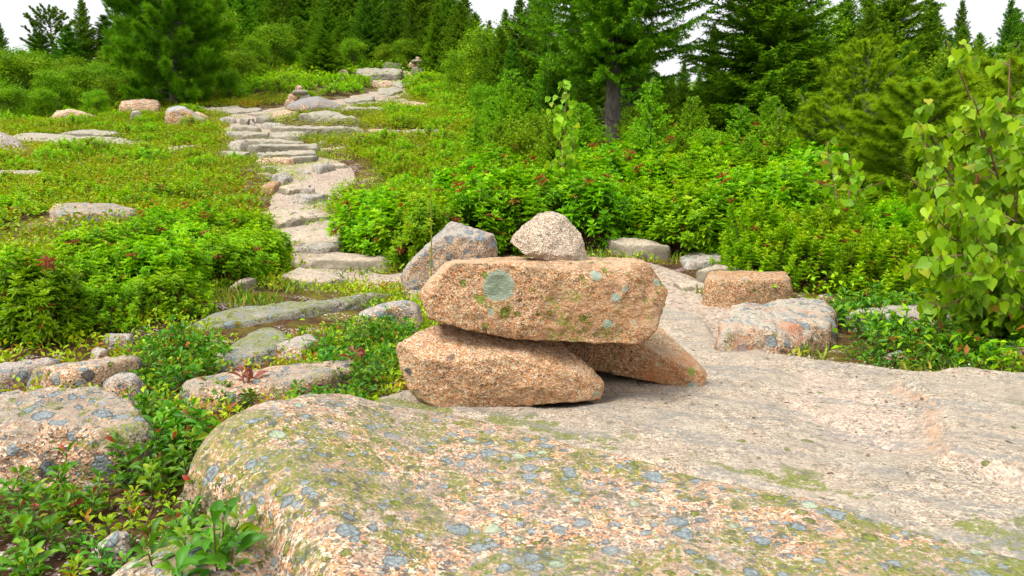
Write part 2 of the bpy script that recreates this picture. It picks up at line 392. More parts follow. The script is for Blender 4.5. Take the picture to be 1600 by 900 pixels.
def soilmat():
    t = NT('heath_soil'); co = t.n('ShaderNodeTexCoord').outputs['Object']
    a = t.noise(co, 3.2, 6, .65).outputs[0]; b = t.noise(co, 40, 5, .7).outputs[0]
    col = t.ramp(b, [(.25, (.018, .010, .007)), (.5, (.06, .030, .014)), (.75, (.15, .085, .05))])
    mossc = t.ramp(t.noise(co, 60, 4, .7).outputs[0], [(.3, (.08, .05, .010)), (.55, (.13, .11, .012)), (.8, (.14, .18, .012))])
    col = t.mix(t.band(a, .42, .62), col, mossc)
    v = t.vor(co, 130); s = t.n('ShaderNodeSeparateColor', i_0=v.outputs['Color'])
    col = t.mix(t.math('MULTIPLY', t.math('GREATER_THAN', s.outputs[0], .80), t.band(t.noise(co, 5, 3).outputs[0], .5, .6)), col, t.mix(s.outputs[1], (.25, .18, .16), (.60, .52, .48)))
    bp = t.n('ShaderNodeBump', i_Strength=.9, i_Distance=.015, i_Height=b)
    p = t.n('ShaderNodeBsdfPrincipled', i_Base_Color=col, i_Roughness=.95, i_Normal=bp.outputs[0]); p.inputs['Specular IOR Level'].default_value = .1
    t.link(p.outputs[0], t.out.inputs[0]); return t.m
def gravelmat():
    t = NT('granite_gravel'); co = t.n('ShaderNodeTexCoord').outputs['Object']
    v = t.vor(co, 70); s = t.n('ShaderNodeSeparateColor', i_0=v.outputs['Color'])
    col = t.ramp(s.outputs[0], [(0, (.20, .15, .11)), (.2, (.42, .33, .25)), (.5, (.56, .47, .37)), (.8, (.66, .58, .48)), (1, (.38, .34, .30))])
    n = t.noise(co, 2.2, 5, .6).outputs[0]
    col = t.mix(t.math('MULTIPLY', t.band(n, .52, .72), .6), col, (.36, .28, .22)); col = t.mix(1.0, col, (.64, .61, .59), 'MULTIPLY')
    bp = t.n('ShaderNodeBump', i_Strength=.8, i_Distance=.006, i_Height=v.outputs['Distance'])
    p = t.n('ShaderNodeBsdfPrincipled', i_Base_Color=col, i_Roughness=.95, i_Normal=bp.outputs[0]); p.inputs['Specular IOR Level'].default_value = .15
    t.link(p.outputs[0], t.out.inputs[0]); return t.m
M['soil'] = soilmat(); M['gravel'] = gravelmat()
# ------------------------------------------------------------------ stones
_ICO = {}
def ico(n):
    if n not in _ICO:
        bm = bmesh.new(); bmesh.ops.create_icosphere(bm, subdivisions=n, radius=1)
        bm.verts.ensure_lookup_table()
        _ICO[n] = (np.array([v.co[:] for v in bm.verts]), np.array([[v.index for v in f.verts] for f in bm.faces])); bm.free()
    return _ICO[n]
def hull_planes(pts):
    bm = bmesh.new()
    for p in pts: bm.verts.new(p)
    bmesh.ops.convex_hull(bm, input=bm.verts[:])
    pl = []
    for f in bm.faces:
        n = np.array(f.normal[:]); 
        if f.calc_area() < 1e-8: continue
        h = float(n @ np.array(f.verts[0].co[:]))
        if not any(n @ q[0] > .988 for q in pl): pl.append((n, h))
    bm.free(); return pl
FOOT = []      # footprints of stones, kept free of plants
def vnormals(V, Fc):
    n = np.zeros_like(V); fn = np.cross(V[Fc[:, 1]] - V[Fc[:, 0]], V[Fc[:, 2]] - V[Fc[:, 0]])
    for k in range(3): np.add.at(n, Fc[:, k], fn)
    return unit(n)
def rock_mesh(name, pts, mat, level=5, p=38, rough=.085, seed=0, inflate=1.03, dents=.5, keepfoot=True, chips=14, low=.8, chip=(.84, .97), hi=1.3):
    pts = np.asarray(pts, float)
    pl = hull_planes(pts)
    c = (pts.max(0) + pts.min(0)) * .5 * .5 + pts.mean(0) * .5; s = (pts.max(0) - pts.min(0)) * .5
    rc = np.random.RandomState(seed * 7 + 5)
    for _ in range(chips):      # broken corners
        n = unit(rc.normal(0, 1, 3)); sup = (pts @ n).max() - n @ c
        pl.append((n, n @ c + sup * rc.uniform(*chip)))
    u, Fc = ico(level)
    acc = np.zeros(len(u))
    for n, h in pl:
        hh = max(h - n @ c, .02 * s.min()); acc += np.maximum(u @ (n * s) / hh, 0) ** p
    V = c + u * s * (inflate * acc ** (-1.0 / p))[:, None]
    sz = float(np.prod(s) ** (1 / 3))
    N = vnormals(V, Fc)
    f = 1.0 / sz
    d = rough * sz * (fbm(V, f * 1.1, 3, seed) * low + dents * -np.abs(fbm(V, f * 2.3, 4, seed + 20)) + hi * (.38 * fbm(V, f * 6, 3, seed + 40) + .20 * fbm(V, f * 19, 3, seed + 60)))
    V = V + N * d[:, None]
    org = np.array([c[0], c[1], pts[:, 2].min()])
    me = mesh_np(name, V - org, [Fc], [mat])
    if keepfoot:
        FOOT.append((c[:2], s[:2] * .92))
    return me, org
def stone(name, pts, mat, label, cat='rock', group=None, **k):
    me, org = rock_mesh(name, pts, mat, **k)
    o = link(name, me, org); return tag(o, label, cat, group)
def at(l): return [P(*q) for q in l]
_seed = [100]
def boulder(name, outline, mat, label, cat='boulder', ratio=.8, group=None, level=5, bury=.12, **k):
    o = np.array(outline, float); foot = o[np.argmax(o[:, 1])]
    d0 = G(*foot)[1]; W = np.ptp(o[:, 0]) * d0 / F; D = W * ratio
    cen = o.mean(0); pts = []
    for q in o:
        e = cen + (q - cen) * .72; pts.append(P(*(cen + (q - cen) * .9), d0 + D * .06) if q[1] > cen[1] else P(*e, d0 + D * .10))
        pts.append(P(*q, d0 + D * .42))
        e = cen + (q - cen) * .85; pts.append(P(*e, d0 + D))
    pts = np.array(pts); low = pts.copy(); low[:, 2] = np.minimum(low[:, 2], pts[:, 2].min()) - bury * .6
    cx = low.mean(0); low[:, :2] = cx[:2] + (low[:, :2] - cx[:2]) * .9
    _seed[0] += 1
    return stone(name, np.concatenate([pts, low]), mat, label, cat, group, level=level, seed=_seed[0], **k)
def flat(name, outline, h, mat, label, cat='flat rock', group=None, level=5, bury=.14, **k):
    o = np.array(outline, float); cen = o.mean(0); pts = []
    for q in o:
        if q[1] > cen[1]:
            g = G(*q); pts.append(g); pts.append(g + [0, .35 * h, .8 * h])
        else: pts.append(G(q[0], q[1], h))
    pts = np.array(pts); low = pts.copy(); low[:, 2] -= h + bury
    cx = low.mean(0); low[:, :2] = cx[:2] + (low[:, :2] - cx[:2]) * 1.04
    _seed[0] += 1
    k.setdefault('p', 34)
    return stone(name, np.concatenate([pts, low]), mat, label, cat, group, level=level, seed=_seed[0], **k)

SAGE = (.27, .36, .25); SAGE2 = (.42, .52, .42); CHAR = (.09, .10, .10); LIME = (.26, .33, .05)
# ---- the cairn in front
def spot(px, py, d, org, rad, col=SAGE, col2=SAGE2): return (P(px, py, d) - org, rad, col, col2)
def cairn_stone(name, pts, spots, label, pal, **k):
    org = np.array([*((np.asarray(pts).max(0) + np.asarray(pts).min(0)) * .25 + np.asarray(pts).mean(0) * .5)[:2], np.asarray(pts)[:, 2].min()])
    sp = [spot(a, b, d, org, r, *c) for (a, b, d, r, *c) in spots]
    m = granite(name + '_granite', pal, spots=sp, **{q: k.pop(q) for q in list(k) if q in ('weather', 'green', 'blue', 'moss', 'black', 'grain', 'bump', 'wcol', 'rust', 'wlo', 'dspeck')})
    return stone(name, pts, m, label, 'stone', 'stones of the big cairn', low=.25, chips=9, chip=(.93, .99), inflate=1.005, hi=.95, **k)
lintel = at([(653, 462, 2.12), (670, 502, 2.05), (708, 511, 2.04), (770, 508, 2.04), (812, 520, 2.03), (861, 531, 2.03), (940, 537, 2.03), (1012, 538, 2.03), (1029, 512, 2.04), (1045, 458, 2.10), (1030, 430, 2.10),
             (978, 428, 2.05), (921, 424, 2.05), (860, 417, 2.06), (790, 413, 2.06), (714, 410, 2.07), (674, 431, 2.07), (700, 406, 2.28), (751, 403, 2.34), (812, 402, 2.36), (921, 412, 2.34), (1005, 424, 2.28),
             (690, 480, 2.42), (690, 415, 2.38), (800, 490, 2.45), (1000, 500, 2.42), (1035, 470, 2.30)])
cairn_stone('lintel_stone', lintel, [(780, 445, 2.04, .049), (932, 430, 2.05, .016, SAGE2, SAGE2), (963, 464, 2.04, .013, SAGE2, SAGE2), (951, 505, 2.03, .012, SAGE2, SAGE2), (994, 500, 2.03, .013, SAGE2, SAGE2), (767, 486, 2.04, .010, SAGE2, SAGE2), (979, 450, 2.04, .010, SAGE2, SAGE2), (1028, 440, 2.09, .012, SAGE2, SAGE2),
             (692, 492, 2.07, .018, CHAR, CHAR), (752, 467, 2.05, .014, LIME, LIME), (745, 463, 2.05, .009, LIME, LIME), (834, 449, 2.05, .009, LIME, LIME)],
            'long orange granite slab with a round pale green lichen, laid across the two leg stones', ORANGE, level=7, p=90, rough=.06, seed=3, green=.30, weather=.75, wlo=.57, wcol=(.56, .40, .27), grain=210, dents=.9)
leg1 = at([(617, 549, 2.10), (622, 535, 2.10), (657, 514, 2.14), (702, 503, 2.2), (770, 500, 2.25), (865, 525, 2.2), (888, 545, 2.12), (937, 585, 2.06), (947, 603, 2.08), (940, 624, 2.06), (906, 627, 2.04), (838, 626, 2.03),
           (747, 641, 2.03), (702, 643, 2.03), (653, 634, 2.05), (634, 602, 2.07), (690, 552, 2.04), (800, 556, 2.02), (885, 585, 2.02), (760, 600, 2.005), (645, 560, 2.03), (660, 610, 2.45), (900, 600, 2.4), (640, 550, 2.35), (870, 528, 2.4)])
cairn_stone('leg_stone', leg1, [(638, 580, 2.06, .014, CHAR, CHAR), (705, 553, 2.02, .017, (.22, .15, .11), (.22, .15, .11)), (815, 549, 2.02, .013, SAGE2, SAGE2), (818, 560, 2.0, .008, SAGE2, SAGE2), (830, 558, 2.0, .011, CHAR, CHAR), (803, 597, 2.0, .012, LIME, LIME), (822, 592, 2.0, .008, LIME, LIME), (797, 606, 2.0, .008, LIME, LIME), (855, 597, 2.0, .006, LIME, LIME), (870, 600, 2.0, .006, LIME, LIME), (935, 615, 2.05, .012, SAGE2, SAGE2), (780, 600, 2.0, .007, LIME, LIME)],
            'wide salmon pink granite wedge under the near end of the cairn slab', dict(dark=(.11, .07, .045), a=(.55, .24, .09), b=(.60, .38, .19), c=(.66, .52, .34), q=(.32, .21, .12)), level=7, p=90, rough=.06, seed=11, weather=.10, grain=200, dents=.7)
leg2 = at([(860, 540, 2.34), (880, 568, 2.33), (936, 579, 2.32), (1008, 595, 2.28), (1091, 611, 2.235), (1102, 602, 2.25), (1105, 577, 2.27), (1063, 541, 2.38), (1029, 508, 2.48), (1012, 507, 2.55), (960, 512, 2.33), (900, 512, 2.34),
           (1073, 575, 2.24), (1000, 538, 2.26), (880, 560, 2.6), (1080, 570, 2.6), (950, 515, 2.6)])
cairn_stone('leg_stone', leg2, [(1083, 578, 2.24, .017, LIME, (.40, .46, .16)), (1083, 603, 2.24, .015, SAGE2, SAGE2), (1038, 573, 2.24, .011, SAGE2, SAGE2), (980, 567, 2.27, .009, SAGE2, SAGE2), (1028, 570, 2.25, .008, SAGE2, SAGE2), (1055, 593, 2.24, .009, SAGE, SAGE2)],
            'rusty brown leg stone with grey top, propping the far end of the cairn slab', ORANGE, level=7, p=90, rough=.06, seed=23, weather=.55, grain=200, wcol=(.36, .33, .24), rust=.4)
cap = at([(796, 378, 2.22), (803, 362, 2.22), (841, 332, 2.22), (865, 329, 2.23), (881, 336, 2.23), (907, 364, 2.23), (920, 397, 2.22), (918, 415, 2.18), (902, 419, 2.14), (861, 413, 2.12), (819, 398, 2.14), (836, 370, 2.13), (838, 395, 2.10), (870, 350, 2.16), (900, 395, 2.13),
          (860, 360, 2.36), (812, 385, 2.36), (905, 395, 2.36), (880, 410, 2.36)])
cairn_stone('cap_stone', cap, [], 'pale peaked granite stone sitting on top of the big cairn', WHITE, level=7, p=90, rough=.06, seed=31, weather=.15, dspeck=.92, grain=220, bump=1.2, dents=.9)

# ---- foreground boulder: a rounded whaleback built as a relief with its own sides
def relief(name, poly, Rf, zf, x0, x1, y0, y1, step, mat, extra=None, attrs=None, deep=.3, org=(0, 0, 0)):
    xs = np.arange(x0, x1, step); ys = np.arange(y0, y1, step)
    X, Y = np.meshgrid(xs, ys); p = np.stack([X.ravel(), Y.ravel()], -1)
    wob = np.stack([fbm(np.c_[p, p[:, 0] * 0], 3, 3, 71), fbm(np.c_[p, p[:, 0] * 0], 3, 3, 72)], -1) * .035
    s = sdist(p + wob, poly); r = Rf(p)
    t = np.clip(1 - s / r, 0, 1)
    z = zf(p) - r * (1 - np.sqrt(np.maximum(1 - t * t, 0))) - np.clip(-s, 0, .08) / .08 * deep
    if extra is not None: z = np.maximum(z, extra(p + wob * .7))
    q = np.c_[p, z]
    z = z + .006 * fbm(q, 8, 3, 81) + .0035 * fbm(q, 26, 3, 83)
    nx, ny = len(xs), len(ys)
    i = np.arange(ny - 1)[:, None] * nx + np.arange(nx - 1)[None]
    Fc = np.stack([i, i + 1, i + nx + 1, i + nx], -1).reshape(-1, 4)
    keep = (z > -.34).reshape(-1)[Fc].any(1)
    Fc = Fc[keep]; used = np.unique(Fc); mp = np.zeros(len(p), int); mp[used] = np.arange(len(used))
    V = np.c_[p, z][used] - np.array(org)
    at_ = {k: f(p)[used] for k, f in (attrs or {}).items()}
    return mesh_np(name, V, [mp[Fc]], [mat], attrs=at_)
BP = [(-.70, 1.42), (-.73, 1.56), (-.71, 1.73), (-.61, 1.89), (-.44, 2.00), (-.16, 1.94), (.05, 1.78), (.35, 1.60), (.62, 1.43), (.9, 1.17), (1.12, .8), (1.2, .2), (-.15, .2), (-.2, .80), (-.28, 1.0), (-.37, 1.14), (-.46, 1.25), (-.60, 1.37)]
def bz(p): return 0.0 + .012 * sstep(.5, -.35, p[:, 0]) + .15 * sstep(-.05, -.72, p[:, 0]) + .012 * fbm(np.c_[p, p[:, 0] * 0], 1.7, 2, 5) - .03 * sstep(1.2, .6, p[:, 1])
def bR(p): return .035 + .175 * sstep(.0, -.5, p[:, 0]) * (1 - .45 * sstep(1.5, 1.3, p[:, 1]))
def bulge(p):
    e = ((p[:, 0] + .55) / .21) ** 2 + ((p[:, 1] - 1.21) / .24) ** 2
    return np.where(e < 1.3, .0 - .20 * (1 - np.sqrt(np.clip(1 - e * .8, 0.0, 1))) - .25 * np.clip(e - 1, 0, 1), -.5)
def b_lich(p): return np.clip(1 - np.abs(sdist(p, BP) - .07) / .09, 0, 1) * sstep(-.35, .1, p[:, 0]) + .32 * sstep(.1, .9, p[:, 0]) + 1.1 * sstep(.02, -.05, sdist(p, BP)) - .25
mb_ = granite('foreground_boulder_granite', PINK, grain=115, dspeck=.72, mottle=.75, weather=.5, wcol=(.30, .29, .26), blue=.62, green=.66, moss=.22, attrs=True, streak=.35, lscale=22, bump=.8)
o = link('boulder', relief('boulder', BP, bR, bz, -.85, 1.75, .2, 2.12, .0085, mb_, bulge, {'lichen': b_lich}, org=(0, 1.2, 0)), (0, 1.2, 0))
tag(o, 'big rounded pink boulder covered in blue grey and green lichen, in front of the cairn', 'boulder')
# ---- worn bedrock the cairn stands on
SP_ = [(-.47, 1.9), (-.42, 2.15), (-.25, 2.45), (-.05, 2.75), (.12, 3.3), (.32, 3.75), (.75, 4.0), (.98, 3.6), (.90, 3.1), (1.05, 2.78), (1.32, 2.56), (1.68, 2.36), (2.3, 2.15), (2.9, 1.6), (2.9, .2), (.2, .2), (-.3, 1.5)]
LEDGE = [(1.19, 2.26), (1.17, 2.0), (1.02, 1.72), (1.0, 1.62), (1.12, 1.50), (1.4, 1.36), (1.9, 1.2), (2.9, 1.1), (2.9, 2.6), (1.6, 2.5)]
GRAV = [(.78, 2.1), (1.0, 2.5), (1.2, 2.4), (1.17, 2.0), (1.0, 1.66), (.86, 1.68), (.75, 1.85)]
GRAV2 = [(1.02, 1.62), (1.14, 1.5), (1.4, 1.36), (1.9, 1.2), (1.9, 1.1), (1.4, 1.27), (1.1, 1.42)]
def sz_(p):
    q = np.c_[p, p[:, 0] * 0]
    return -.004 + .013 * fbm(q, 1.1, 2, 15) + .032 * sstep(-.03, .05, sdist(p + .06 * np.stack([fbm(q, 4, 3, 61), fbm(q, 4, 3, 62)], -1), LEDGE)) - .018 * sstep(-.09, .12, sdist(p, GRAV)) - .03 * sstep(-.03, .04, sdist(p, GRAV2)) - .016 * np.exp(-(segdist(p + .03 * np.stack([fbm(q, 5, 3, 63), fbm(q, 5, 3, 64)], -1), [(.30, 2.95), (.62, 2.5), (.80, 2.2), (.95, 1.75)], False) / .016) ** 2) + .03 * sstep(.5, 1.4, p[:, 0]) * sstep(1.6, 1.2, p[:, 1]) - .07 * sstep(.02, .10, sdist(p, BP)) - .035 * np.exp(-((p[:, 0] - .06) / .26) ** 2 - ((p[:, 1] - 2.16) / .10) ** 2)
ms_ = granite('worn_bedrock', TAN, grain=115, mottle=.5, dspeck=.70, weather=.5, wcol=(.38, .35, .30), attrs=True, bump=.9, green=.06)
def s_grav(p): return np.maximum(sstep(-.14, .16, sdist(p, GRAV)) * .85, sstep(-.04, .03, sdist(p, GRAV2)))*.95 + sstep(.10, .0, sdist(p, SP_)) * sstep(2.1, 2.4, p[:, 1]) * .7
def s_stain_shade(p): return .75 * np.clip(1 - np.abs(sdist(p, LEDGE) - .01) / .055, 0, 1) * sstep(1.4, 1.2, p[:, 0]) * sstep(1.5, 1.7, p[:, 1]) + .5 * np.clip(1 - np.hypot(p[:, 0] - .3, p[:, 1] - 2.3) / .5, 0, 1)  # orange ledge stain, plus the cairn's contact shadow painted as a round brownish patch
def s_lich(p): return 1.2 * np.clip(1 - segdist(p, [(-.5, 2.03), (-.14, 1.97), (.08, 1.82), (.38, 1.64), (.66, 1.47), (.95, 1.2), (1.2, .8)], False) / .13, 0, 1) + .85 * sstep(-.05, -.3, p[:, 0]) + .35 * sstep(1.6, 1.1, p[:, 1])
o = link('bedrock', relief('bedrock', SP_, lambda p: .05 + 0 * p[:, 0], sz_, -.6, 2.95, .2, 4.1, .0125, ms_, None, {'gravel': s_grav, 'stain_shade': s_stain_shade, 'lichen': s_lich}, deep=.2))
o['kind'] = 'structure'; o['label'] = 'smooth worn granite bedrock around the cairn'; o['category'] = 'bedrock'

# ---- loose rocks and ledges, from near to far
gM = granite('mossy_grey', GREY, grain=130, weather=.85, wlo=.48, wcol=(.24, .25, .17), green=.7, blue=.4, bump=.9)
gP = granite('lichened_pink', PINK, grain=150, weather=.75, wlo=.52, wcol=(.30, .29, .25), blue=.7, green=.4, black=.3, bump=.8)
gG = granite('grey_weathered', GREY, grain=130, weather=.6, blue=.5, green=.35, bump=.8)
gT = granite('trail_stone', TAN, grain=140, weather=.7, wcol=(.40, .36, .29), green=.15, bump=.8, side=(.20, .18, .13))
gO = granite('orange_face', ORANGE, grain=150, weather=.35, blue=.12, green=.15, rust=.5, bump=.8)
gB = granite('blue_grey_crust', PINK, grain=150, weather=.6, wlo=.44, wcol=(.31, .36, .38), blue=.9, green=.08, bump=.8)
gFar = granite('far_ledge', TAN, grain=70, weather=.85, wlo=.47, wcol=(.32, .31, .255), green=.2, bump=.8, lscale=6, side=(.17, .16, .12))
gFarP = granite('far_pink', PINK, grain=60, weather=.55, wcol=(.32, .30, .27), bump=.8, lscale=6)
B, FL = boulder, flat
B('boulder', [(628, 432), (638, 412), (680, 372), (704, 346), (722, 364), (770, 368), (776, 388), (755, 440), (700, 470), (635, 455)], gB, 'pointed grey crusted rock behind the near end of the cairn slab', ratio=.7, p=90, chips=5, chip=(.93, .99), low=.3, rough=.07, level=6)
FL('flat_rock', [(632, 445), (660, 434), (690, 440), (690, 470), (640, 470)], .05, gB, 'low grey rock tucked behind the cairn slab, in front of the pointed rock')
B('boulder', [(556, 492), (590, 474), (640, 470), (662, 482), (660, 512), (600, 518), (562, 508)], gB, 'rounded grey rock among small plants beside the cairn', ratio=.6)
FL('flat_rock', [(484, 406), (520, 394), (590, 398), (622, 412), (600, 426), (520, 420)], .07, gT, 'pale flat slab lying below the round laurel bush')
FL('flat_rock', [(438, 428), (470, 424), (520, 434), (542, 444), (520, 454), (466, 452)], .06, gT, 'small tapering flat rock in grass below the pale slab')
FL('flat_rock', [(356, 446), (385, 433), (400, 436), (392, 455), (365, 462)], .06, gT, 'small grey rock peeking from the edge of the laurel thicket')
FL('flat_rock', [(272, 516), (330, 496), (420, 482), (520, 468), (600, 461), (625, 465), (560, 478), (450, 494), (380, 510), (290, 525)], .03, gM, 'long low whaleback of rock running from the thicket towards the cairn')
FL('boulder', [(330, 572), (372, 534), (410, 508), (446, 512), (456, 536), (410, 568), (350, 582)], .035, gM, 'grey green sloping rock between the two long rocks')
FL('flat_rock', [(430, 560), (455, 530), (480, 520), (500, 530), (470, 565)], .06, gB, 'narrow grey ridge of rock among leafy plants')
FL('boulder', [(270, 642), (288, 616), (340, 594), (430, 576), (540, 562), (575, 566), (500, 590), (420, 612), (340, 645)], .07, gP, 'long pale pink rock behind the crest of the lichened boulder')
FL('boulder', [(-200, 690), (-120, 640), (0, 614), (95, 592), (160, 588), (232, 622), (228, 664), (150, 705), (70, 745), (-60, 770), (-180, 770)], .15, gP, 'large pink rock with blue grey lichen patches behind the leafy plants', level=6, rough=.12, p=20)
FL('boulder', [(40, 612), (110, 584), (165, 562), (195, 564), (206, 590), (150, 614)], .09, gP, 'brownish humped rock behind the large pink rock')
B('boulder', [(160, 598), (178, 584), (210, 582), (228, 602), (230, 632), (190, 640), (165, 625)], gB, 'small round grey topped rock at the end of the large pink rock', ratio=.9)
FL('boulder', [(-120, 612), (0, 576), (60, 560), (98, 560), (85, 585), (0, 612)], .06, gB, 'grey crusted slanting rock behind the brown humped rock')
FL('flat_rock', [(140, 560), (150, 544), (164, 545), (166, 570), (148, 574)], .06, gB, 'tiny bluish rock showing among weeds')
FL('flat_rock', [(160, 534), (172, 526), (202, 526), (205, 534), (175, 540)], .05, gG, 'little flat grey rock below the thicket')
B('boulder', [(134, 878), (150, 852), (182, 828), (204, 832), (200, 870), (160, 890)], gG, 'small mossy grey stone in the brown soil hollow', ratio=.8)
B('boulder', [(128, 768), (140, 752), (158, 754), (162, 770), (140, 776)], gG, 'fist sized grey stone in the brown soil', ratio=.8)
# to the other side of the cairn
FL('flat_rock', [(944, 392), (960, 378), (1010, 373), (1042, 384), (1030, 398), (980, 404)], .10, gT, 'pale layered flat rock under the bushes behind the cap stone')
FL('flat_rock', [(1056, 412), (1085, 396), (1130, 386), (1156, 388), (1150, 404), (1110, 418), (1070, 424)], .06, gG, 'grey slanting rock at the foot of the bushes')
FL('flat_rock', [(1052, 452), (1070, 438), (1110, 440), (1112, 462), (1065, 464)], .07, gT, 'low tan stone beside the square reddish block')
B('boulder', [(1086, 425), (1120, 414), (1165, 420), (1160, 445), (1095, 445)], gT, 'tan flat topped rock behind the square reddish block', ratio=.8)
d_ = G(1150, 488)[1]
stone('boulder', at([(1110, 428, d_ + .42), (1160, 422, d_ + .5), (1226, 424, d_ + .42), (1102, 443, d_ + .04), (1170, 438, d_), (1237, 440, d_ + .06), (1103, 490, d_ + .03), (1180, 490, d_ - .02), (1230, 476, d_ + .06), (1100, 520, d_ + .05), (1235, 520, d_ + .05), (1110, 500, d_ + .5), (1230, 500, d_ + .5)]), granite('block_granite', ORANGE, grain=150, weather=.8, wlo=.70, wcol=(.52, .45, .35), blue=.1, green=.1, rust=.3, bump=.8), 'square reddish granite block with a flat pale top', 'boulder', p=50, rough=.07, seed=301)
FL('boulder', [(1120, 506), (1130, 484), (1165, 466), (1210, 462), (1268, 480), (1300, 510), (1302, 545), (1268, 557), (1200, 550), (1150, 532)], .15, granite('spotted_boulder', PINK, grain=150, weather=.8, wlo=.52, wcol=(.42, .41, .36), blue=.75, green=.2, rust=.5, bump=.8), 'rounded boulder with blue grey lichen and orange face beside the gravel', level=6, rough=.09, p=13, chip=(.80, .97))
FL('flat_rock', [(1320, 486), (1380, 478), (1450, 484), (1520, 512), (1500, 532), (1400, 510)], .10, gG, 'grey brown flat rock half hidden under leafy plants')
B('boulder', [(1376, 566), (1385, 552), (1408, 548), (1424, 566), (1420, 574), (1385, 574)], gB, 'small blue grey stone at the edge of the plants')
B('pebble', [(1274, 468), (1280, 460), (1298, 459), (1302, 468), (1290, 473)], gP, 'small pale pink stone on dark soil behind the spotted boulder', cat='stone', level=4)
B('boulder', [(1560, 552), (1575, 540), (1620, 548), (1630, 570), (1580, 572)], gP, 'pinkish stone below the birch sapling')
# hillside
FL('flat_rock', [(72, 340), (90, 332), (150, 326), (208, 322), (214, 338), (150, 352), (90, 356)], .16, gP, 'pink grey rock ledge above the laurel thicket on the slope')
FL('flat_rock', [(250, 348), (265, 343), (288, 344), (290, 352), (260, 356)], .10, gP, 'small pale rock crest in the laurel')
FL('flat_rock', [(-30, 272), (10, 266), (55, 266), (85, 272), (50, 280), (-20, 280)], .08, gFar, 'flat grey ledge in the heath below the dark boulder')
B('boulder', [(-60, 225), (-30, 206), (0, 205), (28, 218), (44, 238), (20, 246), (-50, 246)], granite('dark_boulder', GREY, grain=60, weather=.5, wcol=(.25, .24, .24), bump=.8), 'dark grey purple boulder at the edge of the hillside', rough=.04)
FL('flat_rock', [(0, 214), (60, 206), (110, 212), (200, 220), (250, 226), (200, 232), (80, 228), (10, 224)], .07, gFar, 'thin pale ledge stretching across the hillside')
FL('flat_rock', [(92, 206), (120, 200), (180, 206), (192, 214), (160, 218), (110, 214)], .10, gFar, 'grey ledge above the thin pale ledge')
B('boulder', [(78, 186), (88, 174), (112, 170), (128, 176), (150, 182), (140, 190), (90, 192)], gFarP, 'pinkish rounded rock below the leafy bushes')
B('boulder', [(184, 172), (190, 158), (225, 154), (250, 157), (256, 172), (230, 180), (190, 180)], gFarP, 'long brown pink boulder in front of the round white pine', ratio=.5)
B('boulder', [(202, 186), (206, 174), (218, 172), (224, 184), (216, 192)], gFar, 'small grey upright rock below the long brown boulder', level=4)
B('boulder', [(256, 186), (260, 168), (280, 163), (292, 168), (322, 188), (316, 200), (262, 202)], granite('two_tone', ORANGE, grain=60, weather=.95, wlo=.52, wcol=(.38, .41, .43), bump=.8), 'angular boulder with grey top and orange base on the slope', ratio=.8, p=30)
B('boulder', [(296, 180), (308, 174), (326, 182), (332, 190), (305, 192)], gFarP, 'rosy rock leaning behind the angular boulder', level=4)
B('boulder', [(300, 168), (312, 165), (320, 170), (318, 176), (302, 176)], gFar, 'small pale rock behind the angular boulder', level=4)
B('boulder', [(120, 256), (124, 250), (134, 252), (134, 260), (122, 262)], gFar, 'single small stone lying in the heath', level=4)
FL('flat_rock', [(255, 238), (290, 226), (312, 228), (300, 238), (262, 244)], .10, gFar, 'pale ledge crest in the heath beside the trail')
FL('flat_rock', [(340, 236), (372, 234), (390, 246), (376, 252), (348, 246)], .09, gFar, 'grey ledge at the edge of the lower trail steps')
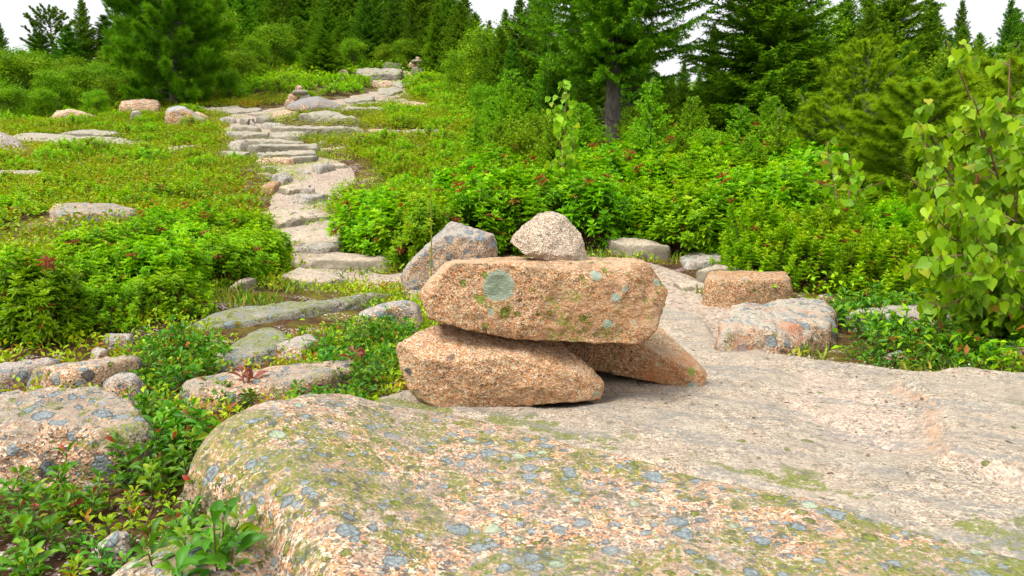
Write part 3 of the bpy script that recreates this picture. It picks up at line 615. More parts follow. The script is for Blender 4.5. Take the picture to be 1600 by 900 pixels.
# trail: (outline, height, material, label)
ST = [
 ([(424, 372), (450, 355), (500, 354), (522, 366), (520, 388), (470, 390), (430, 388)], .05, gT, 'broad pale stepping slab below the lowest step'),
 ([(466, 386), (500, 380), (550, 378), (552, 388), (500, 398)], .06, gG, 'grey stepping stone at the foot of the round bush'),
 ([(420, 350), (424, 334), (470, 336), (478, 352), (440, 358)], .09, gT, 'rounded tan step at the left side of the trail bend'),
 ([(455, 346), (462, 332), (512, 330), (516, 344), (480, 350)], .06, gT, 'flat tan step touching the round bush'),
 ([(414, 334), (440, 325), (520, 328), (512, 335), (430, 340)], .04, gT, 'thin wide step under the grey lump stone'),
 ([(458, 314), (470, 304), (500, 304), (510, 314), (480, 320)], .08, gG, 'grey lump stone on the gravel trail'),
 ([(408, 298), (415, 286), (428, 282), (434, 292), (425, 300)], .08, gO, 'orange rounded stone edging the gravel trail'),
 ([(422, 284), (432, 272), (446, 270), (453, 284), (440, 290)], .10, gG, 'grey rounded stone above the orange stone'),
 ([(436, 298), (450, 288), (478, 288), (476, 300), (450, 304)], .06, gT, 'brown low stone in the middle of the gravel trail'),
 ([(468, 302), (478, 292), (490, 294), (492, 302)], .06, gG, 'small grey stone next to the brown low stone'),
 ([(400, 280), (408, 270), (418, 271), (422, 280)], .06, gT, 'small tan stone on the verge of the gravel'),
 ([(488, 268), (500, 254), (515, 256), (522, 266), (500, 272)], .10, gG, 'grey pyramid shaped stone on the gravel trail'),
 ([(462, 270), (470, 264), (484, 266), (482, 274)], .05, gG, 'small grey stone sitting on the upper gravel'),
 ([(512, 258), (530, 254), (545, 258), (530, 264)], .04, gT, 'thin pale stone beside the pyramid stone'),
 ([(408, 262), (416, 258), (432, 260), (430, 268), (412, 268)], .06, gG, 'flat little stone below the step with pink face'),
 ([(398, 256), (404, 250), (450, 248), (452, 257), (410, 259)], .10, gFarP, 'lowest long step with a pinkish face'),
 ([(448, 254), (452, 246), (488, 244), (490, 252), (460, 257)], .09, gFar, 'lowest long step, grey half beside the grass'),
 ([(400, 248), (420, 242), (490, 234), (492, 240), (430, 250), (405, 250)], .08, gFar, 'long thin pale step, second from the gravel'),
 ([(392, 238), (398, 228), (430, 226), (488, 228), (490, 234), (420, 241)], .12, gFar, 'thick grey step, third from the gravel'),
 ([(356, 236), (362, 222), (388, 220), (392, 232), (370, 240)], .12, gG, 'dark grey step beside the thick grey step'),
 ([(388, 224), (392, 218), (440, 218), (470, 222), (474, 227), (400, 228)], .08, gFar, 'smooth pale step, fourth from the gravel'),
 ([(354, 214), (358, 208), (414, 208), (420, 215), (370, 220)], .10, gFar, 'long rounded step on the far side of the trail'),
 ([(414, 216), (424, 208), (450, 206), (472, 214), (470, 220), (430, 220)], .10, gFar, 'humped grey step above the smooth pale step'),
 ([(362, 206), (366, 196), (380, 194), (404, 200), (404, 206), (370, 208)], .10, gFar, 'wedge shaped cream stone at the trail side'),
 ([(370, 194), (378, 185), (388, 186), (396, 194), (384, 198)], .12, gFar, 'cream coloured pointed stone above the wedge stone'),
 ([(384, 196), (390, 186), (400, 190), (398, 198)], .10, gG, 'dark small stone next to the cream pointed stone'),
 ([(398, 190), (404, 183), (424, 182), (430, 190), (410, 194)], .11, gFar, 'rounded grey stone right of the cream pointed stone'),
 ([(408, 200), (414, 192), (440, 190), (454, 196), (430, 203)], .11, gG, 'mossy humped stone below the rounded grey stone'),
 ([(420, 206), (440, 200), (500, 198), (556, 204), (560, 214), (500, 208), (440, 210)], .12, gFar, 'long grey ledge crossing the trail below the perched rock'),
 ([(572, 212), (576, 203), (600, 204), (604, 212), (590, 216)], .12, gFarP, 'pink blocky end of the ledge in the bushes'),
 ([(600, 210), (620, 204), (680, 206), (690, 210), (630, 214)], .08, gFar, 'thin grey ledge running into the bushes'),
 ([(502, 236), (530, 230), (552, 226), (540, 234), (510, 240)], .06, gFar, 'slim pale slab in the grass beside the steps'),
 ([(496, 222), (502, 219), (510, 222), (504, 226)], .06, gFar, 'little grey stone in the grass above the slim slab'),
 ([(340, 178), (350, 170), (400, 168), (408, 176), (370, 182)], .08, gFar, 'wide grey step near the top of the lower flight'),
 ([(340, 190), (346, 182), (362, 184), (364, 192)], .10, gG, 'rough grey stone left of the cream stones'),
 ([(380, 182), (386, 176), (410, 178), (408, 184)], .07, gFar, 'thin grey step behind the cream pointed stone'),
 ([(318, 176), (330, 168), (372, 166), (380, 172), (340, 180)], .06, gFar, 'pale sheet of rock at the start of the upper trail'),
 ([(424, 184), (432, 172), (455, 174), (466, 182), (440, 188)], .10, gFarP, 'pinkish rock under the tip of the perched rock'),
 ([(470, 188), (478, 178), (510, 174), (560, 184), (540, 196), (500, 194)], .14, gFar, 'broad sloping grey slab beneath the perched rock'),
 ([(530, 172), (548, 166), (590, 170), (600, 176), (570, 180), (540, 178)], .12, gFar, 'tan tapering ledge trailing behind the perched rock'),
 ([(532, 160), (545, 153), (580, 152), (582, 158), (545, 164)], .07, gFar, 'pale ledge below the heath mound'),
 ([(558, 158), (562, 150), (570, 149), (578, 157), (568, 160)], .10, gO, 'small orange stone on the pale ledge'),
 ([(560, 164), (580, 158), (612, 160), (606, 166), (575, 168)], .06, gFar, 'narrow grey ledge crossing the upper trail'),
 ([(615, 162), (630, 158), (668, 166), (672, 172), (640, 170)], .08, gFarP, 'long tan ledge reaching into the bushes'),
 ([(590, 150), (592, 138), (620, 137), (630, 145), (610, 152)], .08, gFar, 'smooth grey slab above the trail bend'),
 ([(578, 134), (586, 126), (606, 125), (618, 136), (600, 138)], .14, gFarP, 'reddish brown block below the upper ledges'),
 ([(612, 136), (616, 128), (640, 126), (648, 128), (630, 140)], .06, gFar, 'pale smooth slab beside the reddish brown block'),
 ([(626, 152), (630, 144), (642, 146), (644, 152)], .08, gFar, 'small grey stone at the edge of the upper trail'),
 ([(600, 158), (612, 154), (640, 158), (636, 162)], .05, gFar, 'pale stone sheet in the upper trail'),
 ([(556, 122), (562, 110), (580, 105), (598, 110), (622, 120), (618, 126), (570, 126)], .22, gFar, 'big rounded grey ledge near the hilltop'),
 ([(584, 108), (590, 101), (620, 101), (645, 108), (642, 114), (600, 112)], .18, gFar, 'long grey ledge topping the hill'),
 ([(605, 116), (610, 110), (640, 112), (643, 120), (615, 120)], .14, gFarP, 'pinkish ledge step below the hilltop ledge'),
 ([(714, 126), (720, 119), (735, 122), (756, 132), (730, 134)], .12, gFarP, 'brown slanting ledge in the bushes near the hilltop'),
 ([(490, 116), (500, 114), (512, 115), (508, 118)], .05, gFar, 'sliver of pale rock in the heath mound'),
]
for (ol, h, m, lb) in ST:
    ol = np.array(ol) + R.normal(0, 1, np.shape(ol)) * [2.2, .5]
    big = G(*np.mean(ol, 0))[1] < 9
    FL('step_stone' if 'step' in lb else 'flat_rock', (np.array(ol) - np.mean(ol, 0)) * [1.12, 1.05] + np.mean(ol, 0), h * 1.1, m, lb, 'step' if 'step' in lb else 'flat rock', None, level=5 if big or np.ptp(np.array(ol)[:, 0]) > 60 else 4, rough=.12)
B('boulder', [(523, 122), (530, 109), (541, 108), (548, 122), (540, 130), (528, 127)], gFarP, 'upright pale boulder in the heath mound near the hilltop')
# rock perched on the trail ledge
pr = at([(441, 169, 15.2), (456, 160, 15.3), (478, 152, 15.4), (498, 150, 15.5), (520, 158, 15.6), (536, 166, 15.5), (532, 176, 15.2), (500, 176, 15.0), (470, 172, 15.0), (445, 173, 15.1), (470, 160, 16), (520, 164, 16.1), (500, 168, 14.95), (490, 158, 15.0)])
stone('boulder', pr, granite('perched_rock', PINK, grain=50, weather=.9, wlo=.40, wcol=(.24, .26, .28), bump=.8, lscale=5, blue=.3), 'dark grey wedge of rock perched on ledges in front of the lower far cairn', 'boulder', level=5, p=22, rough=.06, seed=77)
# far cairns, every stone its own
def far_cairn(d, rows, group, where):
    for nm, (x0, y0, x1, y1), m, lb in rows:
        cx, cy = (x0 + x1) / 2, (y0 + y1) / 2; w = (x1 - x0) / F * d
        ol = [(x0, cy + (y1 - cy) * .4), (x0 + (x1 - x0) * .18, y0 + (cy - y0) * .25), (cx, y0), (x1 - (x1 - x0) * .2, y0 + (cy - y0) * .3), (x1, cy), (x1 - (x1 - x0) * .12, y1), (x0 + (x1 - x0) * .15, y1)]
        pts = [P(*q, d + s) for q in ol for s in (-.28 * w, .28 * w)] + [P(cx, cy, d - .4 * w), P(cx, cy, d + .4 * w)]
        _seed[0] += 1
        stone(nm, pts, m, lb, 'stone', group, level=4, seed=_seed[0], rough=.08, p=18, inflate=1.06)
far_cairn(16.2, [('base_stone', (444, 155, 464, 168), gFarP, 'pinkish foundation stone of the lower far cairn'),
                 ('leg_stone', (449, 146, 465, 157.5), gFarP, 'round tan leg stone of the lower far cairn'),
                 ('leg_stone', (467, 145, 486, 160), gG, 'bluish grey leg stone of the lower far cairn'),
                 ('lintel_stone', (455, 140, 482, 147.5), gFar, 'flat cross stone of the lower far cairn'),
                 ('cap_stone', (461, 133, 473, 141), gFarP, 'small brown top stone of the lower far cairn')], 'stones of the lower far cairn', '')
far_cairn(23.6, [('base_stone', (640, 104, 668, 119), gFar, 'wide dark foundation stone of the hilltop cairn'),
                 ('leg_stone', (638, 97, 650, 106), gFarP, 'rosy leg stone of the hilltop cairn, on the gap side'),
                 ('leg_stone', (650, 97, 664, 106), gFarP, 'broader tan leg stone of the hilltop cairn'),
                 ('lintel_stone', (641, 93, 662, 98), gFar, 'flat cross stone of the hilltop cairn'),
                 ('cap_stone', (649, 88.5, 656, 94), gFarP, 'small pale top stone of the hilltop cairn')], 'stones of the hilltop cairn', '')

# ------------------------------------------------------------------ ground and gravel path
def axis(lo, hi, dense_lo, dense_hi, step, grow=1.14, far=12):
    a = list(np.arange(dense_lo, dense_hi, step)); s = step; v = a[-1]
    while v < hi: s = min(s * grow, far); v += s; a.append(v)
    s = step; v = dense_lo; b = []
    while v > lo: s = min(s * grow, far); v -= s; b.append(v)
    return np.array(b[::-1] + a)
xs = axis(-280, 280, -4, 4, .06, 1.06); ys = axis(-280, 300, .3, 10, .06, 1.05)
X, Y = np.meshgrid(xs, ys); Z = T(X, Y)
nx, ny = len(xs), len(ys); i = np.arange(ny - 1)[:, None] * nx + np.arange(nx - 1)[None]
gq = np.stack([i, i + 1, i + nx + 1, i + nx], -1).reshape(-1, 4)
o = link('ground', mesh_np('ground', np.c_[X.ravel(), Y.ravel(), Z], [gq], [M['soil']])); o['kind'] = 'structure'; o['label'] = 'brown heath soil with orange moss'; o['category'] = 'ground'
PATHPX = [(1090, 545, .30), (1080, 480, .38), (1035, 432, .45), (950, 414, .55), (850, 418, .5), (740, 432, .42), (640, 438, .36), (575, 440, .34), (510, 418, .36), (478, 380, .38), (466, 335, .42), (480, 300, .62), (505, 272, .85), (445, 248, .75), (405, 222, .8),
          (385, 200, .8), (400, 180, .95), (470, 168, 1.1), (560, 160, 1.0), (612, 146, .7), (622, 132, .6), (605, 120, .6)]
PA = []
for (px, py, w) in PATHPX:
    g = G(px, py); PA.append((g[0], g[1], w * (.6 if py < 262 else .85)))
PA = np.array(PA)
cum = np.r_[0, np.cumsum(np.hypot(*np.diff(PA[:, :2], axis=0).T))]
tt = np.arange(0, cum[-1], .05)
pc = np.stack([np.interp(tt, cum, PA[:, k]) for k in range(3)], -1)
ker = np.ones(9) / 9
for k in range(3): pc[:, k] = np.convolve(np.pad(pc[:, k], 4, mode='edge'), ker, 'valid')
tang = unit(np.gradient(pc[:, :2], axis=0)); nor = np.c_[-tang[:, 1], tang[:, 0]]
na = 25; aa = np.linspace(-1, 1, na)
wl = pc[:, 2] * (1 + .35 * fbm(np.c_[tt, tt * 0, tt * 0], 1.6, 3, 41)); wr = pc[:, 2] * (1 + .35 * fbm(np.c_[tt, tt * 0 + 9, tt * 0], 1.6, 3, 43))
off = np.where(aa[None] < 0, aa[None] * wl[:, None], aa[None] * wr[:, None])
PX = pc[:, 0:1] + nor[:, 0:1] * off; PY = pc[:, 1:2] + nor[:, 1:2] * off
PZ = T(PX, PY) + (.018 - .05 * np.abs(np.tile(aa, len(tt))) ** 4) + .006 * fbm(np.c_[PX.ravel(), PY.ravel(), PX.ravel() * 0], 9, 3, 47)
i = np.arange(len(tt) - 1)[:, None] * na + np.arange(na - 1)[None]
o = link('path', mesh_np('path', np.c_[PX.ravel(), PY.ravel(), PZ], [np.stack([i, i + 1, i + na + 1, i + na], -1).reshape(-1, 4)], [M['gravel']])); o['kind'] = 'structure'; o['label'] = 'pale granite gravel hiking path'; o['category'] = 'path'
def pathdist(p):
    best = np.full(len(p), 9e9); 
    for q in pc[::4]: best = np.minimum(best, np.hypot(p[:, 0] - q[0], p[:, 1] - q[1]) - q[2])
    return best
def free(p, margin=.0):
    """not on the path, the bedrock, the boulder or a rock"""
    ok = pathdist(p) > margin
    ok &= ~inpoly(p, SP_) & ~inpoly(p, BP) & (np.hypot(p[:, 0], p[:, 1]) > .75)
    for c, s in FOOT:
        ok &= (((p[:, 0] - c[0]) / (s[0] + margin)) ** 2 + ((p[:, 1] - c[1]) / (s[1] + margin)) ** 2) > 1
    return ok
# ------------------------------------------------------------------ plant builders (each returns meshes with roots at the origin)
def rdir(n, lo=-.2):
    z = R.uniform(lo, 1, n); a = R.uniform(0, 2 * PI, n); s = np.sqrt(1 - z * z)
    return np.c_[s * np.cos(a), s * np.sin(a), z]
def shrub(name, rad, hgt, tips, L, W, per=9, whorls=3, up=.6, mat='laurel', red=.012, tpl=LEAF_NARROW, spread=(50, 85), light=0.0):
    mb = MB()
    d = rdir(tips, .02); d[:, 2] = d[:, 2] ** .8
    rr = R.uniform(.55, 1.0, tips) ** .6
    lump = 1 + .22 * vnoise(d * 2.2 + R.uniform(0, 50), 5)
    tip = np.c_[d[:, 0] * rad, d[:, 1] * rad, .08 * hgt + d[:, 2] * hgt * .92] * (rr * lump)[:, None]
    ax = unit(unit(tip) * (1 - up) + np.array([0, 0, up]) + R.normal(0, .16, (tips, 3)))
    tipt = R.normal(.48 + light, .15, tips) + .12 * (rr - .8)
    for k in range(tips):
        b = np.array([tip[k, 0] * .25, tip[k, 1] * .25, -.04]); q = tip[k]
        if k % 2 == 0:
            tube(mb, [b, b * .45 + q * .55 - ax[k] * .05 * hgt, q], [.004, .003, .0015], 3, .5, 1)
    for w in range(whorls):
        n = per; th = np.arange(n) * 2 * PI / n
        cen = np.repeat(tip - ax * (w * L * .62), n, 0); A = np.repeat(ax, n, 0)
        e1 = unit(np.cross(A, np.array([.31, .2, .93]))); e2 = np.cross(A, e1)
        t = np.tile(th, tips) + np.repeat(R.uniform(0, 6, tips), n) + R.normal(0, .25, tips * n)
        rad_ = np.cos(t)[:, None] * e1 + np.sin(t)[:, None] * e2
        lo, hi = spread; inc = np.radians(lo + (hi - lo) * w / max(whorls - 1, 1) + R.normal(0, 10, tips * n))
        dv = A * np.cos(inc)[:, None] + rad_ * np.sin(inc)[:, None]
        sz = R.uniform(.75, 1.15, tips * n) * (.8 + .25 * min(w, 1))
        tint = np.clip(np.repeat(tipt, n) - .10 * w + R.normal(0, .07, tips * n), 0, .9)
        rd = np.repeat((R.rand(tips) < red), n) & (w > 0)
        tint = np.where(rd | (R.rand(tips * n) < red * .4), R.uniform(.955, 1, tips * n), tint)
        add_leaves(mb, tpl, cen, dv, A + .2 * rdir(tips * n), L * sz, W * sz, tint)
    return mb.mesh(name, [M[mat], M['stem']])
def broad_plant(name, stems, hgt, L, W, mat='broad', red=.015, spread=.5):
    """low leafy heath plant; returns (foliage mesh, stem mesh)"""
    mb = MB(); ms = MB()
    for s in range(stems):
        a = R.uniform(0, 2 * PI); r0 = R.uniform(0, .05) * spread * 2; lean = R.uniform(.1, .9) * spread
        b = np.array([math.cos(a) * r0, math.sin(a) * r0, -.02]); h = hgt * R.uniform(.55, 1.1)
        t = np.linspace(0, 1, 6)[:, None]
        path = np.array([0, 0, -.03]) + (b + [0, 0, .03]) * np.minimum(t * 4, 1) + np.array([math.cos(a) * lean * h, math.sin(a) * lean * h, 0]) * t ** 1.5 + np.array([0, 0, h]) * t
        tube(ms, path, np.linspace(.0028, .0012, 6), 4)
        n = R.randint(7, 12); u = np.r_[np.linspace(.35, .92, n), np.full(4, 1.0)]; n += 4
        pos = np.stack([np.interp(u, t[:, 0], path[:, k]) for k in range(3)], -1)
        th = np.arange(n) * 2.4 + R.uniform(0, 6) + R.normal(0, .3, n)
        el = np.radians(np.where(u > .97, R.uniform(25, 65, n), R.uniform(0, 40, n)))
        dv = np.c_[np.cos(th) * np.cos(el), np.sin(th) * np.cos(el), np.sin(el)]
        sz = R.uniform(.6, 1.1, n) * np.where(u > .97, .75, 1.0)
        base = R.uniform(.3, .75); tint = np.clip(base + R.normal(0, .12, n) + .12 * (u > .97), 0, .93)
        rd = R.rand(n) < red; tint = np.where(rd, R.uniform(.955, 1, n), tint)
        add_leaves(mb, LEAF_BROAD, pos + dv * .006, dv, np.array([0, 0, 1.0]) + .35 * R.normal(0, 1, (n, 3)), L * sz, W * sz * .95, tint)
    return mb.mesh(name + '_leaves', [M[mat]]), ms.mesh(name + '_stems', [M['stem']])
def tuft(mb, cen, ax, n, L, W, cone, tint, tpl=NEEDLE):
    """n needles round each centre, spreading about ax"""
    k = len(cen); A = np.repeat(ax, n, 0); c = np.repeat(cen, n, 0)
    e1 = unit(np.cross(A, np.array([.31, .2, .93]))); e2 = np.cross(A, e1)
    t = R.uniform(0, 2 * PI, k * n); inc = np.radians(R.uniform(cone[0], cone[1], k * n))
    dv = A * np.cos(inc)[:, None] + (np.cos(t)[:, None] * e1 + np.sin(t)[:, None] * e2) * np.sin(inc)[:, None]
    back = R.uniform(0, .7, k * n)[:, None] * L
    add_leaves(mb, tpl, c - A * back, dv, rdir(k * n), L * R.uniform(.7, 1.1, k * n), W, np.clip(np.repeat(tint, n) + R.normal(0, .1, k * n), 0, 1))
def trunk_tube(mb, H, r0, lean=.03, r1=.012, z0=-.15):
    n = 14; t = np.linspace(0, 1, n); wx = np.cumsum(R.normal(0, lean * H / n, n)); wy = np.cumsum(R.normal(0, lean * H / n, n))
    path = np.c_[wx, wy, z0 + t * (H - z0)]; rr = r0 * (1 - t) ** .85 + r1; rr[0] *= 1.35; rr[1] *= 1.08
    tube(mb, path, rr, 9); return path, t
def spruce(name, H, rad, r0=.07, h0=.03, step=.17, nb=7, mat='spruce', nL=.035, nW=.008, dens=4, twig=.06, droop=.15, ragged=.3, dead=0, power=.8, tipl=0.0):
    mc = MB(); mt = MB(); path, t = trunk_tube(mt, H, r0)
    def tp(z): return np.array([np.interp(z, path[:, 2], path[:, k]) for k in range(3)])
    z = H * h0; POS = []; AX = []; TN = []
    while z < H * .985:
        f = z / H; n = max(3, int(nb * (1 - .35 * f))); a0 = R.uniform(0, 6)
        for b in range(n):
            u0 = (f - h0) / (1 - h0)
            env = rad * (1 - u0) ** power * (.62 + .38 * min(1, u0 / .12))
            Lb = env * R.uniform(1 - ragged, 1.08) + .05
            az = a0 + b * 2 * PI / n + R.normal(0, .2); up = .75 * f - droop * (1 - f) + R.normal(0, .1)
            s = np.linspace(0, 1, 9); hx = s * Lb; hz = up * hx - .25 * Lb * droop * 2 * s * (1 - s) + .16 * Lb * s ** 3
            cc = tp(z + R.uniform(-.4, .4) * step); pth = cc + np.c_[np.cos(az) * hx, np.sin(az) * hx, hz]
            tube(mt, pth[::2], np.linspace(.010 + .008 * Lb, .003, 5), 3)
            ds = np.arange(.12 * Lb if Lb > .3 else .02, Lb, twig); m = len(ds)
            if m == 0: continue
            tang = np.array([np.cos(az), np.sin(az), up * .8]); side = np.array([-np.sin(az), np.cos(az), 0])
            bp = np.stack([np.interp(ds / Lb, s, pth[:, k]) for k in range(3)], -1)
            for sg in (-1, 1):
                tl = np.minimum(.38 * Lb, .34) * (1 - .75 * ds / Lb) * R.uniform(.6, 1.15, m) + .03
                dv = unit(tang * .75 + sg * side * R.uniform(.7, 1.1, m)[:, None] + np.array([0, 0, -.18]) + R.normal(0, .12, (m, 3)))
                for q in range(m):
                    e = np.arange(0, tl[q], .03)
                    POS.append(bp[q] + dv[q] * e[:, None] + np.array([0, 0, -.25]) * (e ** 2)[:, None]); AX.append(np.repeat(dv[q][None], len(e), 0))
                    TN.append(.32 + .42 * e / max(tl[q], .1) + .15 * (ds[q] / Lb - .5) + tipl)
            e = np.arange(.3 * Lb, Lb * 1.03, .03); POS.append(np.stack([np.interp(e / Lb, s, pth[:, k]) for k in range(3)], -1)); AX.append(np.repeat(unit(tang)[None], len(e), 0)); TN.append(np.full(len(e), .55 + tipl))
        z += step * (1 - .45 * f)
    e = np.arange(H * .93, H, .02); POS.append(np.array([tp(q) for q in e])); AX.append(np.repeat(np.array([[0, 0, 1.0]]), len(e), 0)); TN.append(np.full(len(e), .6))
    POS = np.concatenate(POS); AX = np.concatenate(AX); TN = np.concatenate(TN)
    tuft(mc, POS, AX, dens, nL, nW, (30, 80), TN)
    for k in range(dead):
        zz = R.uniform(.12, .9) * H * max(h0, .1) * 1.5; az = R.uniform(0, 6.3); l = R.uniform(.25, .9)
        p0 = tp(zz); p1 = p0 + np.array([math.cos(az) * l, math.sin(az) * l, R.uniform(-.05, .12) * l]); mid = (p0 + p1) / 2 + np.array([0, 0, .03])
        tube(mt, [p0, mid, p1], [.012, .008, .003], 4)
        for j in range(9):
            q = p0 + (p1 - p0) * R.uniform(.3, 1); tube(mt, [q, q + R.normal(0, .09, 3) + (p1 - p0) * .1], [.004, .0015], 3)
    return mc.mesh(name + '_crown', [M[mat]]), mt.mesh(name + '_trunk', [M['bark']])
def pine(name, H, rad, r0=.08, h0=.05, nb=60, mat='pine', nL=.10, nW=.006, per=26, tufts=16, shape='round', up=.35, cone=(15, 75)):
    mc = MB(); mt = MB(); path, t = trunk_tube(mt, H, r0, .05)
    def tp(z): return np.array([np.interp(z, path[:, 2], path[:, k]) for k in range(3)])
    POS = []; AX = []; TN = []
    for b in range(nb):
        f = h0 + (1 - h0) * ((b + R.rand()) / nb); u = (f - h0) / (1 - h0)
        env = rad * ((math.sin(PI * min(.99, .22 + .75 * u)) ** .7) if shape == 'round' else (1 - u) ** .75)
        Lb = env * R.uniform(.65, 1.1) + .08; az = b * 2.4 + R.normal(0, .3); rise = up * R.uniform(.5, 1.4) + .5 * u
        s = np.linspace(0, 1, 8); pth = tp(f * H) + np.c_[np.cos(az) * s * Lb, np.sin(az) * s * Lb, rise * Lb * s ** 1.3]
        tube(mt, pth[::2] if len(pth) % 2 else pth, .004 + .012 * Lb * (1 - s)[:: (2 if len(pth) % 2 else 1)], 4)
        n = max(5, int(tufts * Lb / rad)); w = np.sqrt(R.uniform(.03, 1, n)); w[0] = 1
        bp = np.stack([np.interp(w, s, pth[:, k]) for k in range(3)], -1)
        out = unit(np.array([np.cos(az), np.sin(az), rise]) + R.normal(0, .55, (n, 3)) + np.array([0, 0, .35]))
        l = R.uniform(.05, .30, n) * min(1, Lb) * (1.15 - .6 * w); ends = bp + out * l[:, None]
        for q in range(0, n): tube(mt, [bp[q], ends[q]], [.004, .002], 3)
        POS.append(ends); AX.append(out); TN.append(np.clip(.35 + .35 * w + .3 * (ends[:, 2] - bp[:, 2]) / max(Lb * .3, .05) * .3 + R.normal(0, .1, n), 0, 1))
    POS.append(np.array([tp(H)])); AX.append(np.array([[0, 0, 1.0]])); TN.append(np.array([.7]))
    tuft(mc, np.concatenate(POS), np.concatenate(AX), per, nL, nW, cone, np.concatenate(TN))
    return mc.mesh(name + '_crown', [M[mat]]), mt.mesh(name + '_trunk', [M['bark']])
def decid(name, H, rad, n=2600, L=.05, W=.035, mat='decid', stems=5, tpl=LEAF_SMALL, clumps=60, h0=.12, sp=.16, light=0):
    mc = MB(); mt = MB()
    d = rdir(clumps, -.1); c = np.c_[d[:, 0] * rad, d[:, 1] * rad, H * (h0 + (1 - h0) * R.rand(clumps) ** .8)]
    c[:, :2] *= (R.uniform(.3, 1, clumps) ** .6 * (1 - .45 * np.abs(c[:, 2] / H - .45)))[:, None]
    bases = R.normal(0, .06 * rad, (stems, 3)); bases[:, 2] = -.1
    for k in range(clumps):
        b = bases[k % stems]; mid = b * .5 + c[k] * .5 + np.array([-c[k, 0] * .18, -c[k, 1] * .18, .05 * H])
        tube(mt, [b, mid, c[k]], [.006 + .010 * H / 3, .004 + .004 * H / 3, .002], 4)
    k = R.randint(0, clumps, n); r = R.normal(0, sp, (n, 3)) * np.array([1, 1, .8]) * max(rad, .5)
    p = c[k] + r; p[:, 2] = np.maximum(p[:, 2], .02)
    ct = R.normal(.5 + light, .14, clumps)
    dv = unit(r + R.normal(0, .12, (n, 3)) + np.array([0, 0, -.05]))
    add_leaves(mc, tpl, p, dv, np.array([0, 0, 1.0]) + .5 * R.normal(0, 1, (n, 3)), L * R.uniform(.6, 1.15, n), W * R.uniform(.6, 1.15, n), np.clip(ct[k] + R.normal(0, .12, n), 0, 1))
    return mc.mesh(name + '_crown', [M[mat]]), mt.mesh(name + '_trunk', [M['bark']])
def tree_of(name, label, cat, meshes, loc, group=None, rz=None, sc=1.0, parts=('crown', 'trunk')):
    e = thing(name, label, cat, loc, group)
    for pn, me in zip(parts, meshes): link(pn, me, (0, 0, 0), e)
    e.rotation_euler = (0, 0, R.uniform(0, 6.3) if rz is None else rz); e.scale = (sc, sc, sc) if np.isscalar(sc) else sc
    return e
def ground(x, y): return float(T([x], [y])[0])
def spot_at(px, d):
    """ground point at a picture column, d metres ahead"""
    x = (px - 800) / F * d * 1.0; return (x, d, ground(x, d))
# ------------------------------------------------------------------ trees
SK = dict(nL=.075, nW=.020, dens=4, twig=.075, nb=9, step=.16)
SPR = [spruce('spruce', 5, 1.15, **SK), spruce('spruce', 5, 1.05, ragged=.45, mat='dark', **SK), spruce('spruce', 5, 1.3, droop=.3, **SK)]
YNG = [spruce('young_spruce', 1.5, .55, r0=.02, h0=.03, step=.085, nb=7, mat='young', nL=.032, nW=.012, dens=6, twig=.035, tipl=.12), spruce('young_spruce', 1.5, .45, r0=.02, h0=.03, step=.10, nb=6, mat='young', nL=.032, nW=.012, dens=6, twig=.035, ragged=.4, tipl=.12)]
PIN = [pine('white_pine', 4, 1.35, nb=130, tufts=58, nL=.15, nW=.013, per=48, mat='pine', h0=.01, up=.15), pine('pitch_pine', 3, 1.1, nb=130, tufts=38, nL=.085, nW=.010, per=40, mat='pitch', shape='cone', up=.7, cone=(10, 60), h0=.03), pine('pine', 5, 1.4, nb=90, tufts=34, nL=.13, nW=.02, per=30, mat='dark', h0=.2), pine('white_pine', 4, 1.35, nb=110, tufts=40, nL=.17, nW=.012, per=44, mat='pitch', h0=.02)]
DEC = [decid('leafy_bush', 2.2, 1.1, 9000, .085, .07, h0=.03, clumps=80, sp=.13), decid('leafy_bush', 2.2, .9, 8000, .08, .065, light=.1, h0=.03, clumps=70, sp=.13), decid('grey_birch', 4.5, 1.1, 6500, .085, .07, stems=2, clumps=60, h0=.12, sp=.15, light=.2)]
def place(protos, k, name, label, cat, px, d, top, base_h, group=None, wide=1.0):
    x, y, z = spot_at(px, d); H = max(P(px, top, d)[2] - z, .35); s = H / base_h
    return tree_of(name, label, cat, protos[k], (x, y, z - .03), group, sc=(s * wide, s * wide, s))
# named single trees
bigs = spruce("tall_spruce", 7.5, 1.6, r0=.10, h0=.175, step=.16, nb=10, nL=.055, nW=.015, dens=5, twig=.06, droop=.28, ragged=.4, dead=16, power=.55)
x, y, z = spot_at(952, 10); tree_of('spruce_tree', 'tall spruce with bare dark lower trunk and dead twigs, rising behind the laurel thicket', 'spruce', bigs, (x, y, z), rz=1.0)
place(PIN, 0, 'white_pine', 'soft round white pine standing beside the trail on the slope', 'pine', 285, 16.4, -150, 4, wide=.85)
place(SPR, 0, 'spruce_tree', 'dense conical spruce next to the gap of sky, behind the young spruces', 'spruce', 1182, 10.5, -150, 5, wide=2.0)
place(SPR, 2, 'spruce_tree', 'broad dark spruce behind the bright pitch pine', 'spruce', 1372, 14, -110, 5, wide=1.35)
place(SPR, 1, 'spruce_tree', 'thin distant spruce tip in the gap beside the tall spruce', 'spruce', 1104, 22, 34, 5)
place(SPR, 1, 'spruce_tree', 'narrow spruce standing against the sky behind the birch sapling', 'spruce', 1475, 17, -2, 5, wide=.8)
place(SPR, 1, 'spruce_tree', 'dark open spruce behind the top of the birch sapling', 'spruce', 1546, 13, -4, 5, wide=.85)
place(SPR, 2, 'spruce_tree', 'big dark spruce whose branches reach in at the picture corner', 'spruce', 1680, 11, -60, 5, wide=1.3)
place(SPR, 1, 'spruce_tree', 'small pointed spruce above the leafy bushes at the hillside edge', 'spruce', 30, 25, 34, 5, wide=1)
